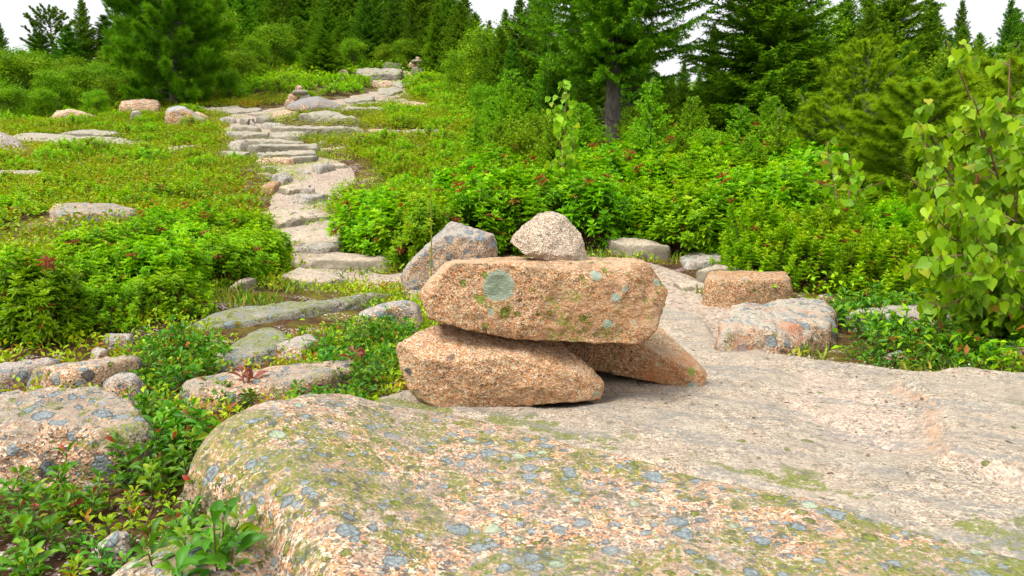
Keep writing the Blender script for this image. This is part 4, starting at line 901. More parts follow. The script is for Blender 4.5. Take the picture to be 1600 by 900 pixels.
place(PIN, 2, 'pine_tree', 'dark windblown pine above the leafy bushes', 'pine', 108, 21, 14, 5)
place(SPR, 0, 'spruce_tree', 'dark spruce between the windblown pine and the white pine', 'spruce', 155, 20, -4, 5)
place(PIN, 2, 'pine_tree', 'dark pine just behind the round white pine, against the sky', 'pine', 222, 22, 2, 5, wide=.9)
for px, d, top in [(85, 21, 48), (132, 19.5, 40), (188, 20.5, 22), (212, 19, 30), (60, 20, 78), (5, 22, 84), (-25, 20, 60), (240, 21, 8)]:
    place(SPR, 0 if px % 2 else 1, 'spruce_tree', 'bushy conifer of the row behind the leafy bushes at the hillside edge', 'spruce', px, d, top, 5, 'conifers behind the hillside bushes', wide=2.2)
place(SPR, 2, 'spruce_tree', 'small light green spruce with flat spreading branches at the heath mound', 'spruce', 515, 21, 44, 5, wide=2.6)
place(DEC, 2, 'grey_birch', 'pale thin leaved birch against the sky, beside the dense conical spruce', 'birch', 1268, 15, 6, 4.5)
place(PIN, 1, 'pitch_pine', 'bright green pitch pine with upright candles behind the heath bushes', 'pine', 1340, 7.6, 66, 3, wide=1.5)
place(PIN, 3, 'white_pine', 'long needled young pine close behind the birch sapling', 'pine', 1430, 5.9, 142, 4, wide=1.8)
place(PIN, 3, 'white_pine', 'bright green young pine beside the birch sapling at the picture edge', 'pine', 1600, 6.2, 92, 4, wide=1.5)
for px, d, H, k, lb in [(868, 6.6, 175, 0, 'bright young spruce with a small birch growing through it'), (1013, 7.4, 118, 1, 'thin young spruce with long pale leader in front of the tall spruce'),
                        (800, 9.2, 110, 0, 'bushy young spruce at the left foot of the tall spruce'), (1075, 8.6, 150, 0, 'young spruce between the tall spruce and the dense conical spruce'), (1210, 7.2, 165, 1, 'low young spruce in front of the dense conical spruce')]:
    place(YNG, k, 'young_spruce', lb, 'spruce', px, d, H, 1.5)
# the wood at the top of the hill: dark spruces close together
gw = 'dark conifers in the wood on the hilltop'
lbw = 'dark conifer standing in the close wood along the top of the hill'
wood = [(385, 27, -60), (425, 30, -80), (455, 26, -25), (490, 31, -90), (525, 28, -40), (560, 32, -90), (592, 27.5, -40), (628, 30, -70), (662, 27, -45), (700, 29, -30), (728, 26, -10), (240, 27, 5), (275, 26, -20), (320, 26, -50), (480, 35, -120), (550, 35, -120), (650, 34, -120), (400, 34, -120), (345, 30, -60), (300, 28, -40), (262, 31, 0), (575, 37, -60), (640, 38, -70), (500, 38, -60), (430, 39, -80), (360, 38, -50), (690, 36, -30), (610, 26.5, 10), (545, 25.5, 20), (420, 24.5, 10), (690, 23.5, 5), (475, 24.5, 25), (650, 25.2, 20), (395, 23.5, -20), (720, 21.5, 0), (705, 25, -30), (745, 19, 18), (580, 26, -20), (520, 26, 0), (440, 25, -20), (360, 22, -20), (330, 20, 20), (620, 26, -10)]
for n, (px, d, H) in enumerate(wood):
    place(SPR, [0, 2, 1, 0, 2][n % 5], 'spruce_tree', lbw, 'spruce', px, d, H, 5, gw, wide=1.45)
gl = 'lighter leafy trees at the edge of the hilltop wood'
for px, d, H, k in [(440, 22.5, 40, 0), (390, 19, 80, 0), (772, 15.5, 50, 1), (352, 21, 20, 1), (748, 19, 60, 0), (640, 25, 62, 0), (410, 21, 60, 1), (560, 24, 62, 0), (605, 25, 70, 1), (465, 23, 78, 0), (680, 23.5, 70, 1), (420, 20, 100, 1), (370, 17, 110, 0)]:
    place(DEC, k, 'leafy_tree', 'lighter leafy tree or bush along the edge of the hilltop wood', 'tree', px, d, H, (2.2, 2.2, 4.5)[k], gl)
gs = 'spruces in the thick wood behind the tall spruce'
for n, (px, d, H) in enumerate([(775, 17, 60), (812, 14, -8), (845, 18, -20), (890, 16, 6), (905, 12.5, 60), (1000, 15, 85), (1042, 13, 120), (1060, 18, 92), (992, 19, 30), (1128, 14, 110), (1240, 13, 60), (1300, 17, 20), (1335, 18, -10), (1425, 19, -10), (1505, 20, 50), (1600, 17, 30), (1250, 19, 30), (1145, 18, 75), (940, 20, -40), (860, 11, 60), (1575, 22, 20), (1440, 14, 60), (1720, 15, -40), (1780, 20, -60), (790, 24, 12), (766, 27, 30), (830, 26, -10), (1085, 16, 110), (1300, 12, 90), (1520, 12, 70), (1110, 12.5, 130), (1060, 11.5, 140), (1020, 12.6, 110), (1225, 11.5, 60), (1270, 12.2, 75), (1320, 11, 80), (1400, 11.5, 60), (1460, 12.4, 50), (760, 15, 70), (740, 21, 50), (705, 24, 30), (870, 13.2, 60), (835, 15.5, 40), (1265, 14, 30), (1300, 15, -10), (1335, 13, 10), (1430, 15, 0), (1480, 14.5, 40), (1560, 15, 10), (1620, 13, -20), (1230, 13, 20), (1150, 11.4, 80), (1200, 13.5, -20), (985, 13, 70), (920, 14, 20), (800, 12, 60), (780, 14, 40), (1330, 9.8, 110), (1400, 9.6, 100), (1460, 9.6, 90), (1240, 9.6, 130)]):
    place(SPR, n % 3, 'spruce_tree', 'spruce in the thick wood behind and beside the tall spruce', 'spruce', px, d, H, 5, gs, wide=1.2)
gd = 'leafy bushes on the hillside edge'
for n, (px, d, H) in enumerate([(-60, 14.5, 95), (5, 15, 120), (55, 16, 84), (105, 15.5, 112), (150, 16.5, 105), (180, 18, 100), (30, 14, 135), (85, 14.6, 140), (-20, 18, 85), (130, 18.5, 90), (-90, 20, 60), (0, 21, 78), (70, 20, 80), (-120, 13, 100), (205, 19, 80), (165, 14.8, 140), (195, 16, 120), (240, 18, 90)]):
    place(DEC, n % 2, 'leafy_bush', 'light green leafy bush in the row at the hillside edge', 'bush', px, d, H, 2.2, gd, wide=1.15)
gf = 'young spruces and bushes between thicket and wood'
for n, (px, d, H) in enumerate([(770, 11, 150), (830, 8.2, 170), (905, 8.6, 160), (940, 8.8, 190), (985, 9.4, 165), (1040, 9.8, 140), (1110, 8.0, 190), (1150, 8.4, 160), (1195, 8.9, 150), (1250, 8.6, 150), (1290, 9.4, 120), (1100, 10.5, 130), (1030, 11.4, 120), (905, 10.6, 130), (850, 12, 100), (800, 12.6, 100), (760, 13.5, 120), (1240, 10.6, 100), (1165, 7.2, 210), (1265, 7.5, 190), (740, 16.5, 80), (722, 18, 70), (1420, 8.6, 120), (1500, 8.2, 110), (1570, 8.4, 100), (1640, 7.6, 90), (1480, 10.5, 70), (1560, 10.8, 60), (780, 8.6, 190), (745, 10, 180), (1060, 7.6, 210)]):
    if n % 5 == 1: place(DEC, 1, 'leafy_bush', 'small leafy bush among the young spruces behind the thicket', 'bush', px, d, H + 12, 2.2, 'leafy bushes behind the thicket')
    else: place(YNG, n % 2, 'young_spruce', 'young green spruce in the belt behind the laurel thicket', 'spruce', px, d, H, 1.5, gf, wide=1.25)
# ---- birch sapling beside the bedrock
def sapling(stems, nleaf, L):
    mc = MB(); mt = MB()
    for (b, tip, r) in stems:
        b = np.array(b); tip = np.array(tip); s = np.linspace(0, 1, 9)[:, None]
        bow = np.array([tip[0] - b[0], tip[1] - b[1], 0]) * -.22
        pth = b + (tip - b) * s + bow * np.sin(PI * s); tube(mt, pth, np.linspace(r, .0022, 9), 6)
        ln = np.linalg.norm(tip - b); nt_ = int(9 + 9 * ln)
        for q in range(nt_):
            u = R.uniform(.18, 1); p0 = np.array([np.interp(u, s[:, 0], pth[:, k]) for k in range(3)])
            dv = unit(np.r_[R.normal(0, 1, 2), R.uniform(.0, .9)]); l = R.uniform(.07, .22) * (1.15 - .6 * u) + .03; p1 = p0 + dv * l
            tube(mt, [p0, (p0 + p1) / 2 + [0, 0, .012], p1], [.003, .002, .0013], 4)
            n = int(3 + l * 30 * nleaf); v = R.uniform(.2, 1.05, n)[:, None]; c = p0 + (p1 - p0) * v
            pet = unit(R.normal(0, 1, (n, 3)) + [0, 0, .1]) * R.uniform(.012, .03, n)[:, None]; at_ = c + pet
            for j in range(n): tube(mt, [c[j], at_[j]], [.0009, .0007], 3)
            hang = unit(pet * 22 + np.array([0, 0, -1.25]) + R.normal(0, .45, (n, 3)))
            upv = unit(np.c_[R.normal(0, .7, n), R.normal(-.75, .5, n), R.uniform(.1, 1.0, n)])
            sz = L * R.uniform(.6, 1.12, n)
            add_leaves(mc, LEAF_HEART, at_, hang, upv, sz, sz * R.uniform(.82, .98, n), np.clip(np.where(R.rand(n) < .012, R.uniform(.965, 1, n), R.normal(.52, .22, n).clip(0, .96)), 0, 1) if True else 0)
    return mc.mesh('birch_foliage', [M['birch']]), mt.mesh('birch_stems', [M['birchbark']])
bx, by, bz_ = G(1562, 524)
tips = [(1478, 62, 3.1), (1578, 92, 3.3), (1440, 215, 3.0), (1415, 272, 2.9), (1455, 270, 3.1), (1440, 190, 3.3), (1520, 150, 2.9), (1610, 180, 3.0), (1660, 80, 3.3), (1720, 200, 3.1), (1450, 330, 2.75), (1500, 330, 2.7), (1590, 300, 2.7), (1680, 330, 2.8), (1440, 410, 2.7), (1480, 430, 2.65), (1550, 400, 2.62), (1640, 420, 2.7), (1548, 250, 3.35), (1430, 330, 3.2), (1530, 470, 2.7), (1470, 480, 2.75), (1600, 480, 2.8)]
st = [((R.uniform(-.05, .05), R.uniform(-.05, .05), -.03), P(*t) - np.array([bx, by, bz_]), .006 + .006 * (330 - t[1] > 0)) for t in tips]
sap = sapling(st, 3.0, .047)
tree_of('birch_sapling', 'birch sapling with hanging heart shaped yellow green leaves and reddish stems', 'birch', sap, (bx, by, bz_), rz=0, parts=('foliage', 'trunk'))
gx, gy, gz = spot_at(882, 6.2); gz = float(ground(gx, gy))
st = [((0, 0, 0), P(884, 140, 6.2) - np.array([gx, gy, gz]), .008), ((.02, 0, 0), P(905, 175, 6.1) - np.array([gx, gy, gz]), .006), ((.02, 0, 0), P(868, 190, 6.1) - np.array([gx, gy, gz]), .006)]
tree_of('birch_seedling', 'slender young birch with drooping leaf top above the laurel thicket', 'birch', sapling(st, .35, .07), (gx, gy, gz), rz=0, parts=('foliage', 'trunk'))
gx, gy, gz = spot_at(1325, 4.9)
st = [((0, 0, 0), P(1330, 235, 4.9) - np.array([gx, gy, gz]), .006), ((-.04, 0, 0), P(1290, 225, 5.0) - np.array([gx, gy, gz]), .005), ((.02, 0, 0), P(1345, 262, 4.8) - np.array([gx, gy, gz]), .005)]
tree_of('birch_seedling', 'few leaved pale birch twigs standing in the upright heath bushes', 'birch', sapling(st, .07, .06), (gx, gy, gz), rz=0, parts=('foliage', 'trunk'))
# ------------------------------------------------------------------ shrubs, leafy plants, heath carpet
LAU = [shrub('laurel', .30, .48, 170, .050, .020), shrub('laurel', .34, .42, 190, .046, .020, light=.08, per=8), shrub('laurel', .27, .52, 150, .055, .020, light=-.03, red=.02, per=8), shrub('laurel', .32, .45, 180, .048, .018, light=.12, red=.03, per=10)]
UPR = [shrub('upright_heath', .27, .46, 150, .038, .011, per=7, whorls=5, up=.85, red=.02, spread=(35, 70), light=.28), shrub('upright_heath', .25, .40, 140, .036, .011, per=7, whorls=5, up=.85, red=.035, spread=(35, 70), light=.22)]
LOW = [shrub('low_heath', .30, .26, 110, .032, .014, per=7, whorls=3, mat='laurel', light=.18, red=.04), shrub('low_heath', .28, .22, 100, .03, .014, per=7, whorls=3, light=.22, red=.05)]
def scatter(n, poly, gap, seed=0, inpic=False, margin=.06):
    """random ground points inside an outline, at least gap apart; an outline in the picture is carried to the ground"""
    rs = np.random.RandomState(seed)
    poly = np.array([G(*q)[:2] for q in poly]) if inpic else np.asarray(poly, float)
    lo, hi = poly[:, :2].min(0), poly[:, :2].max(0)
    q = rs.uniform(lo, hi, (n * 60, 2)); q = q[inpoly(q, poly)]; q = q[free(q, margin)]; out = []
    for p in q:
        if len(out) >= n: break
        if out and np.min(np.hypot(*(np.array(out) - p).T)) < gap: continue
        out.append(p)
    return out
def shrubs(protos, pts, name, label, cat, group, sc=(.85, 1.2), sink=.02):
    for k, p in enumerate(pts):
        me = protos[R.randint(len(protos))]; o = link(name, me, (p[0], p[1], ground(*p) - sink))
        s = R.uniform(*sc); o.scale = (s * R.uniform(.9, 1.15), s * R.uniform(.9, 1.15), s * R.uniform(.9, 1.1)); o.rotation_euler = (R.normal(0, .08), R.normal(0, .08), R.uniform(0, 6.3))
        tag(o, label, cat, group)
left_th = [(-40, 520), (-40, 470), (60, 442), (200, 428), (235, 388), (330, 374), (405, 384), (425, 408), (420, 432), (345, 470), (300, 484), (170, 520), (80, 532)]
shrubs(LAU, scatter(64, left_th, .24, 1, True, .12), 'laurel_shrub', 'bright green laurel shrub in the thicket between the slope and the flat rocks', 'shrub', 'laurel shrubs on the hillside', (.5, .72))
A_ = [(-1.25, 5.15), (-.9, 4.85), (-.35, 4.75), (-.12, 5.0), (-.05, 5.6), (-.3, 6.1), (-.8, 6.5), (-1.25, 6.3), (-1.4, 5.7)]
shrubs(LAU, scatter(18, A_, .24, 2, False, .15), 'laurel_shrub', 'laurel shrub of the big round clump at the bend of the trail', 'shrub', 'laurel shrubs at the trail bend', (.95, 1.2))
B_ = [(-.1, 5.5), (.25, 5.3), (.55, 5.35), (1.0, 5.3), (1.5, 5.35), (2.1, 5.6), (2.6, 6.4), (3.2, 7.6), (2.6, 9), (1.0, 9), (-.1, 8.8), (-.5, 7.4), (-.3, 6.4)]
shrubs(LAU, scatter(95, B_, .30, 3, False, .15), 'laurel_shrub', 'laurel shrub in the dense thicket behind the cairn', 'shrub', 'laurel shrubs behind the cairn', (1.0, 1.35))
U_ = [(1.5, 4.9), (1.62, 4.45), (1.95, 4.2), (2.3, 3.9), (2.7, 3.7), (3.4, 3.6), (4.4, 4.2), (4.2, 5.4), (3.0, 6.2), (2.2, 5.6), (1.7, 5.3)]
shrubs(UPR, scatter(62, U_, .25, 4, False, .10), 'heath_shrub', 'upright narrow leaved heath shrub above the spotted boulder', 'shrub', 'upright heath shrubs', (.85, 1.15))
N_ = [(-1.9, 8.0), (-1.5, 7.2), (-.5, 7.4), (-.2, 8.8), (-.2, 11), (-.6, 13), (-1.4, 15.4), (-2.4, 15.4), (-2.2, 13), (-2.2, 11), (-1.4, 9.8)]
shrubs(LOW, scatter(60, N_, .36, 5, False, .15), 'heath_shrub', 'low heath shrub on the slope between trail and thicket', 'shrub', 'low heath shrubs beside the trail', (.75, 1.1))
N2 = [(-.6, 13.0), (.3, 11), (.4, 14), (-.3, 18), (-1.3, 22), (-2.8, 21.5), (-2.6, 19), (-1.6, 16.5)]
shrubs(LOW, scatter(46, N2, .5, 6, False, .2), 'heath_shrub', 'heath shrub on the upper slope below the hilltop cairn', 'shrub', 'heath shrubs under the hilltop cairn', (1.2, 1.7))
N3 = [(-7.5, 17.5), (-6.2, 17.5), (-5.0, 17.4), (-3.8, 18), (-4.0, 20.5), (-4.6, 22.5), (-7.5, 22.5), (-9, 20)]
shrubs(LOW, scatter(48, N3, .5, 7, False, .2), 'heath_shrub', 'heath shrub on the mound behind the lower far cairn', 'shrub', 'heath shrubs on the mound', (1.0, 1.5))
H1 = [(-1.6, 7.2), (-1.7, 9), (-2.2, 10.5), (-4.2, 12), (-5.5, 16), (-10, 16), (-11, 12), (-8, 8.5), (-4.5, 5.6), (-2.6, 5.6)]
shrubs(LOW, scatter(130, H1, .40, 8, False, .15), 'heath_shrub', 'small bright heath clump rising from the blueberry carpet on the slope', 'shrub', 'heath clumps in the carpet', (.6, 1.15))
# leafy plants near the lens, each with stems and leaves
BRO = [broad_plant('leafy_plant', 5, .15, .050, .025), broad_plant('leafy_plant', 6, .12, .044, .021), broad_plant('leafy_plant', 4, .17, .054, .025), broad_plant('leafy_plant', 7, .13, .040, .018, red=.03)]
SMA = [broad_plant('heath_sprig', 8, .09, .026, .013, mat='carpet', red=.05, spread=.8), broad_plant('heath_sprig', 9, .075, .028, .013, mat='broad', red=.05, spread=.9)]
def plants(protos, pts, name, label, cat, group, sc=(.8, 1.25), names=('foliage', 'stem')):
    roots = {}
    for k, p in enumerate(pts):
        j = R.randint(len(protos)); loc = (p[0], p[1], ground(*p) - .005); s = R.uniform(*sc); rz = R.uniform(0, 6.3)
        if j not in roots: roots[j] = tree_of(name, label, cat, protos[j], loc, group, rz, s, names)
        else: dup(roots[j], loc, rz, s, None, (R.normal(0, .12), R.normal(0, .12)))
plants(BRO, scatter(46, [(45, 765), (70, 725), (150, 700), (190, 665), (240, 650), (300, 670), (318, 720), (290, 760), (230, 790), (150, 740), (90, 765)], .055, 11, True, .0), 'leafy_plant', 'glossy broad leaved plant in front of the large pink rock', 'plant', 'broad leaved plants by the pink rock', (.6, .95))
plants(BRO, scatter(8, [(-30, 790), (120, 770), (150, 800), (90, 850), (60, 930), (-40, 930)], .09, 12, True, .0), 'leafy_plant', 'broad leaved plant at the brown soil hollow', 'plant', 'broad leaved plants at the soil hollow', (.6, .9))
plants(SMA, scatter(12, [(150, 800), (230, 775), (250, 800), (225, 870), (200, 930), (60, 930), (90, 870)], .10, 13, True, .0), 'heath_sprig', 'small creeping sprig on bare brown soil', 'plant', 'creeping sprigs on the soil', (.7, 1.1))
plants(BRO, scatter(5, [(225, 880), (265, 850), (345, 850), (350, 960), (240, 960)], .05, 14, True, -.2), 'leafy_plant', 'broad leaved plant leaning on the lower bulge of the lichened boulder', 'plant', 'broad leaved plants under the boulder', (.8, 1.1))
plants(BRO, scatter(44, [(215, 600), (235, 545), (300, 530), (345, 560), (330, 590), (275, 625), (250, 650)], .07, 15, True, -.02), 'leafy_plant', 'broad leaved plant between the small round rock and the long pale rock', 'plant', 'broad leaved plants between the rocks', (.5, .8))
plants(BRO, scatter(46, [(440, 640), (470, 600), (540, 560), (600, 535), (640, 520), (625, 580), (585, 620), (555, 650), (500, 650)], .05, 16, True, .0), 'leafy_plant', 'broad leaved plant tucked against the cairn and boulder crest', 'plant', 'broad leaved plants against the cairn', (.45, .75))
plants(BRO, scatter(34, [(455, 520), (520, 490), (560, 480), (640, 515), (600, 545), (540, 560), (470, 580)], .08, 17, True, .0), 'leafy_plant', 'broad leaved plant around the rounded grey rock', 'plant', 'broad leaved plants near the grey rock', (.45, .75))
plants(BRO, scatter(8, [(330, 640), (350, 615), (390, 610), (370, 640)], .05, 18, True, -.05), 'leafy_plant', 'broad leaved plant at the crest of the lichened boulder', 'plant', 'broad leaved plants on the crest', (.45, .7))
plants(BRO, scatter(40, [(1300, 520), (1330, 490), (1420, 500), (1500, 540), (1480, 575), (1400, 568), (1330, 560)], .09, 19, True, .0), 'leafy_plant', 'leafy plant covering the flat rock beside the spotted boulder', 'plant', 'leafy plants by the spotted boulder', (.8, 1.2))
plants(SMA, scatter(46, [(1290, 560), (1400, 565), (1500, 560), (1600, 540), (1680, 560), (1680, 596), (1560, 594), (1440, 586), (1340, 572)], .10, 20, True, .0), 'heath_sprig', 'small sprig along the edge of the bedrock below the birch', 'plant', 'sprigs along the bedrock edge', (.9, 1.4))
red = broad_plant('red_plant', 2, .13, .055, .024, mat='redleaf', red=0, spread=.7)
for px, py, lb in [(548, 590, 'sprig with dusky red leaves standing beside the cairn'), (392, 622, 'reddish leaved sprig behind the crest of the lichened boulder')]:
    g = G(px, py); tree_of('red_leaf_plant', lb, 'plant', red, tuple(g), None, parts=('foliage', 'stem'))
# single grass stalk
gp = P(663, 516, 2.5); top = P(672, 272, 2.5); mbg = MB(); s = np.linspace(0, 1, 10)[:, None]
tube(mbg, np.array([0, 0, -.15]) + (top - gp + [0, 0, .15]) * s + np.array([.012, 0, 0]) * np.sin(PI * s), np.linspace(.0034, .0018, 10), 5, .74)
tag(link('grass_stalk', mbg.mesh('grass_stalk', [M['grass']]), tuple(gp)), 'single tall yellow grass stalk rising behind the cairn slab', 'grass stalk')
# ---- heath carpet: nobody could count it
def carpet(name, pts, L, W, n, hgt, mat, label, red=.04, light=0., sprd=.06):
    mb = MB(); k = len(pts)
    z = T(pts[:, 0], pts[:, 1]); c = np.repeat(np.c_[pts, z], n, 0)
    off = R.normal(0, 1, (k * n, 3)) * np.array([sprd, sprd, 0]); h = np.abs(R.normal(.55, .28, k * n)) * np.repeat(hgt, n)
    big = fbm(np.c_[pts, pts[:, 0] * 0], .9, 3, 91); ptint = .55 + light + .30 * big + R.normal(0, .10, k)
    dv = unit(off * 9 + R.normal(0, .5, (k * n, 3)) + np.array([0, 0, .55]))
    c = c + off; c[:, 2] += h
    tint = np.clip(np.repeat(ptint, n) + R.normal(0, .1, k * n), 0, .9)
    rp = (fbm(np.c_[pts, pts[:, 0] * 0], 2.5, 3, 97) > .38) & (R.rand(k) < .5) | (R.rand(k) < red)
    tint = np.where(np.repeat(rp, n) & (R.rand(k * n) < .7), R.uniform(.92, 1, k * n), tint)
    add_leaves(mb, LEAF_SMALL, c, dv, np.array([0, 0, 1.0]) + .45 * R.normal(0, 1, (k * n, 3)), L * R.uniform(.6, 1.2, k * n), W * R.uniform(.6, 1.2, k * n), tint)
    o = link(name, mb.mesh(name, [M[mat]])); o['kind'] = 'stuff'; o['label'] = label; o['category'] = 'ground cover'
def rand_in(poly, dens, seed):
    rs = np.random.RandomState(seed); poly = np.array(poly); lo, hi = poly.min(0), poly.max(0)
    p = rs.uniform(lo, hi, (int(np.prod(hi - lo) * dens), 2)); p = p[inpoly(p, poly)]; return p
HL = [(-1.0, 5.4), (-1.6, 4.6), (-2.4, 4.4), (-5, 4.4), (-13, 10), (-13, 16.5), (-9, 17.5), (-4, 17.5), (-1, 22), (-.4, 16), (.2, 9), (-.6, 6.8)]
p = rand_in(HL, 170, 1); p = p[free(p, .03)]; nzv = fbm(np.c_[p, p[:, 0] * 0], .55, 3, 55); p = p[nzv > -.55]
carpet('heath_carpet', p, .044, .023, 12, np.full(len(p), .13) * (1 + .5 * fbm(np.c_[p, p[:, 0] * 0], 1.3, 2, 33)), 'carpet', 'yellow green blueberry carpet with reddish tips over the hillside', .03, sprd=.08)
NL = [(-.2, 2.1), (-.7, 1.9), (-1.2, 1.7), (-1.9, 2.0), (-3, 2.4), (-4, 3.6), (-2.4, 4.5), (-1.3, 5.0), (-.2, 5.0), (-.1, 4.3), (.2, 3.9), (-.1, 3.0)]
p = rand_in(NL, 330, 2); p = p[free(p, .01)]; nzv = fbm(np.c_[p, p[:, 0] * 0], 1.6, 3, 56); p = p[nzv > -.2]
carpet('heath_carpet', p, .026, .013, 12, np.full(len(p), .05), 'carpet', 'low creeping heath and moss between the flat rocks near the cairn', .05, .08, .035)
RT = [(.3, 4.9), (.9, 4.6), (1.3, 4.4), (1.3, 3.6), (1.1, 3.0), (1.5, 2.6), (2.2, 2.3), (4, 2.6), (5, 6), (9, 12), (9, 24), (-4, 24), (-1, 15), (.2, 9), (-.2, 5.3)]
p = rand_in(RT, 26, 3); p = p[free(p, .05)]
carpet('heath_carpet', p, .045, .024, 14, np.full(len(p), .16), 'laurel', 'green undergrowth below the thickets and the wood', .02, .05, .10)
p = rand_in([(-7, 5), (1, 5), (1, 22), (-7, 22)], 90, 9); pdv = pathdist(p); nv = fbm(np.c_[p, p[:, 0] * 0], 1.1, 3, 77)
okf = np.ones(len(p), bool)
for c, s in FOOT: okf &= (((p[:, 0] - c[0]) / s[0]) ** 2 + ((p[:, 1] - c[1]) / s[1]) ** 2) > 1.05
p = p[(pdv < .05) & (pdv > -.5) & okf & (nv + pdv * .9 > -.02)]
carpet('heath_carpet', p, .032, .017, 12, np.full(len(p), .06), 'carpet', 'tufts of heath creeping between the trail steps', .03, .05, .06)
WB = [(-16, 16), (-9, 17.5), (-4, 17.8), (-1, 22), (9, 24), (12, 40), (-18, 40)]
p = rand_in(WB, 8, 4); p = p[free(p, .2)]
carpet('heath_carpet', p, .10, .055, 14, np.full(len(p), .3), 'laurel', 'dark undergrowth of the wood on the hilltop', .01, -.1, .2)
# tufts of yellow green grass at the rims of the path
mb = MB(); gpts = []
for (px, py, r_, n) in [(1070, 412, .10, 60), (985, 402, .14, 60), (960, 407, .13, 50), (930, 400, .1, 40), (1105, 470, .07, 40), (1110, 475, .05, 30), (640, 260, .3, 120), (590, 262, .25, 90), (520, 440, .14, 60), (440, 455, .12, 60), (620, 425, .12, 40), (1260, 560, .10, 40), (1180, 535, .12, 60), (1500, 570, .16, 110), (360, 470, .15, 110), (400, 478, .12, 80), (1420, 590, .1, 40), (560, 430, .1, 50)]:
    g = G(px, py); q = g[:2] + R.normal(0, r_ * .6, (n, 2)); gpts.append(np.c_[q, T(q[:, 0], q[:, 1])])
gpts = np.concatenate(gpts); n = len(gpts)
add_leaves(mb, LEAF_NARROW, gpts, np.c_[R.normal(0, .45, (n, 2)), np.ones(n)], R.normal(0, 1, (n, 3)), R.uniform(.03, .085, n), .003, R.uniform(.3, 1, n))
o = link('grass', mb.mesh('grass', [M['grass']])); o['kind'] = 'stuff'; o['label'] = 'thin yellow green grass at the path edges'; o['category'] = 'grass'
# fallen leaves and needles lying on the rock
mb = MB(); q = np.concatenate([rand_in(SP_, 26, 61), rand_in([(.0, 2.2), (.6, 2.2), (.6, 1.9), (.1, 2.0)], 90, 62), rand_in([(.78, 2.1), (1.0, 2.5), (1.2, 2.4), (1.17, 2.0), (1.0, 1.66), (.75, 1.85)], 90, 63), rand_in([(1.0, 2.7), (1.3, 2.5), (1.7, 2.3), (2.2, 2.1), (2.2, 2.0), (1.6, 2.2), (1.2, 2.45)], 160, 64)])
q = q[~inpoly(q, BP)]; n = len(q); th = R.uniform(0, 6.3, n); small = R.rand(n) < .93
add_leaves(mb, LEAF_NARROW, np.c_[q, sz_(q) + .006], np.c_[np.cos(th), np.sin(th), R.normal(0, .12, n)], np.array([0, 0, 1.0]) + .3 * R.normal(0, 1, (n, 3)), np.where(small, R.uniform(.010, .022, n), R.uniform(.014, .024, n)), np.where(small, .0022, .007), R.rand(n))
M['litter'] = leafmat('dead_leaf', [(0, (.05, .03, .02)), (.5, (.16, .09, .045)), (1, (.30, .17, .07))], trans=.1)
o = link('leaf_litter', mb.mesh('leaf_litter', [M['litter']])); o['kind'] = 'stuff'; o['label'] = 'dead leaves and needles lying on the bedrock'; o['category'] = 'leaf litter'
# grit and pebbles washed into the hollows of the bedrock and along the path
mb = MB(); u, Fc = ico(2); gp_ = []
for (px, py, r_, n) in [(1360, 690, .16, 90), (1420, 660, .14, 70), (1100, 520, .3, 200), (1060, 450, .4, 160), (1250, 570, .25, 150), (1400, 600, .2, 120), (180, 790, .12, 120), (560, 445, .3, 100), (540, 280, .7, 120)]:
    g = G(px, py); gp_.append(np.c_[g[:2] + R.normal(0, r_ * .6, (n, 2)), R.lognormal(-6.2, .45, n)])
gp_ = np.concatenate(gp_); zz = np.where(inpoly(gp_[:, :2], SP_), sz_(gp_[:, :2]), T(gp_[:, 0], gp_[:, 1]) + .012)
for q, z_ in zip(gp_, zz):
    r3 = q[2] * R.uniform(.6, 1.3, 3); mb.add(u * r3 * (1 + .2 * vnoise(u * 1.5 + q[0] * 90, 3))[:, None] + [q[0], q[1], z_ + q[2] * .2], Fc, R.rand())
t = NT('grit'); av = t.n('ShaderNodeAttribute', attribute_name='tint').outputs['Fac']
b = t.n('ShaderNodeBsdfPrincipled', i_Base_Color=t.ramp(av, [(0, (.14, .10, .08)), (.35, (.32, .23, .17)), (.7, (.40, .33, .27)), (1, (.44, .41, .37))]), i_Roughness=.9); t.link(b.outputs[0], t.out.inputs[0])
o = link('gravel', mb.mesh('gravel', [t.m])); o['kind'] = 'stuff'; o['label'] = 'loose granite grit on path and bedrock'; o['category'] = 'gravel'
# ------------------------------------------------------------------ camera, light, world
cam = bpy.data.cameras.new('camera'); co_ = bpy.data.objects.new('camera', cam); C.objects.link(co_)
co_.location = (0, 0, CAMZ); co_.rotation_euler = (PI / 2 - PITCH, 0, 0)
cam.sensor_width = 36; cam.lens = 36 * F / 1600; cam.clip_start = .05; cam.clip_end = 1000
bpy.context.scene.camera = co_
SUN_EL, SUN_AZ = math.radians(58), math.radians(-125)   # azimuth from +y towards +x
dirv = Vector((math.sin(SUN_AZ) * math.cos(SUN_EL), math.cos(SUN_AZ) * math.cos(SUN_EL), math.sin(SUN_EL)))
L = bpy.data.lights.new('sun', 'SUN'); L.energy = 1.5; L.angle = math.radians(24); L.color = (1, .95, .87)
lo = bpy.data.objects.new('sun', L); C.objects.link(lo); lo.rotation_euler = dirv.to_track_quat('Z', 'Y').to_euler()
w = bpy.data.worlds.new('World'); bpy.context.scene.world = w; w.use_nodes = True
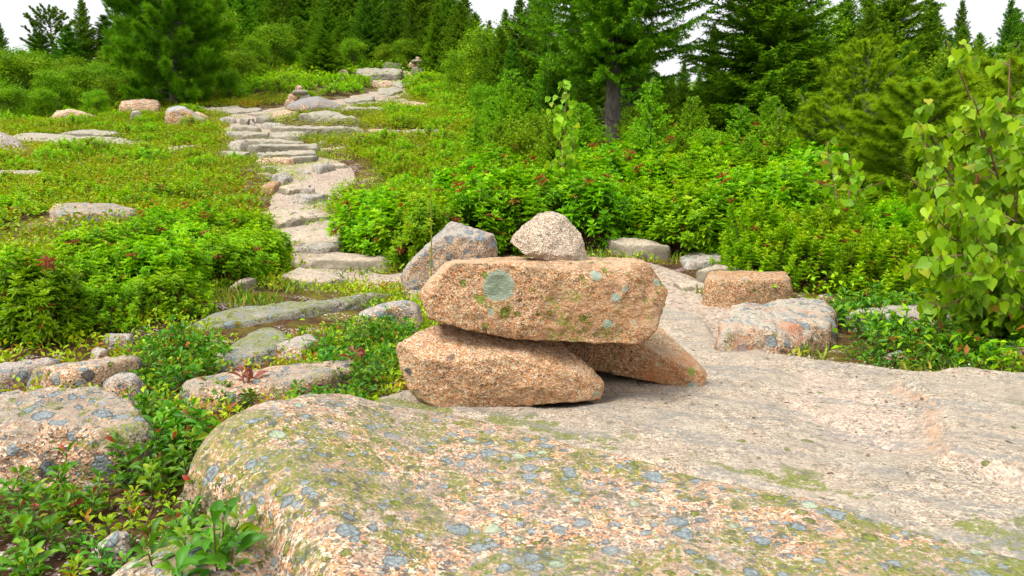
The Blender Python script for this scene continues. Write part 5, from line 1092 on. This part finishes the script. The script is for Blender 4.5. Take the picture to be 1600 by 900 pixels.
nt = w.node_tree; nt.nodes.clear()
sky = nt.nodes.new('ShaderNodeTexSky'); sky.sky_type = 'NISHITA'; sky.sun_disc = False
sky.sun_elevation = SUN_EL; sky.sun_rotation = SUN_AZ; sky.dust_density = 8; sky.air_density = 1.0; sky.altitude = 100
hs = nt.nodes.new('ShaderNodeHueSaturation'); hs.inputs['Saturation'].default_value = .15
# an even overcast veil mixed over the clear sky
mx = nt.nodes.new('ShaderNodeMix'); mx.data_type = 'RGBA'; mx.inputs[0].default_value = .55; mx.inputs[7].default_value = (10.1, 10.2, 10.35, 1)
bg = nt.nodes.new('ShaderNodeBackground'); bg.inputs[1].default_value = .088
ow = nt.nodes.new('ShaderNodeOutputWorld')
nt.links.new(sky.outputs[0], hs.inputs['Color']); nt.links.new(hs.outputs[0], mx.inputs[6]); tc = nt.nodes.new('ShaderNodeTexCoord'); sz = nt.nodes.new('ShaderNodeSeparateXYZ'); mr = nt.nodes.new('ShaderNodeMapRange')   # an overcast sky is brighter overhead than at the horizon
mr.inputs[1].default_value = 0; mr.inputs[2].default_value = 1; mr.inputs[3].default_value = .68; mr.inputs[4].default_value = 1.25
nt.links.new(tc.outputs['Generated'], sz.inputs[0]); nt.links.new(sz.outputs[2], mr.inputs[0])
vm = nt.nodes.new('ShaderNodeVectorMath'); vm.operation = 'SCALE'; nt.links.new(mx.outputs[2], vm.inputs[0]); nt.links.new(mr.outputs[0], vm.inputs['Scale']); nt.links.new(vm.outputs[0], bg.inputs[0]); nt.links.new(bg.outputs[0], ow.inputs[0])
sc = bpy.context.scene
sc.view_settings.view_transform = 'Standard'; sc.view_settings.look = 'None'; sc.view_settings.gamma = 1; sc.view_settings.exposure = 1.2
sc.cycles.max_bounces = 6; sc.cycles.diffuse_bounces = 3; sc.cycles.transmission_bounces = 3; sc.cycles.glossy_bounces = 2; sc.cycles.transparent_max_bounces = 4
sc.cycles.use_adaptive_sampling = True; sc.cycles.adaptive_threshold = .02
sc.cycles.use_denoising = True
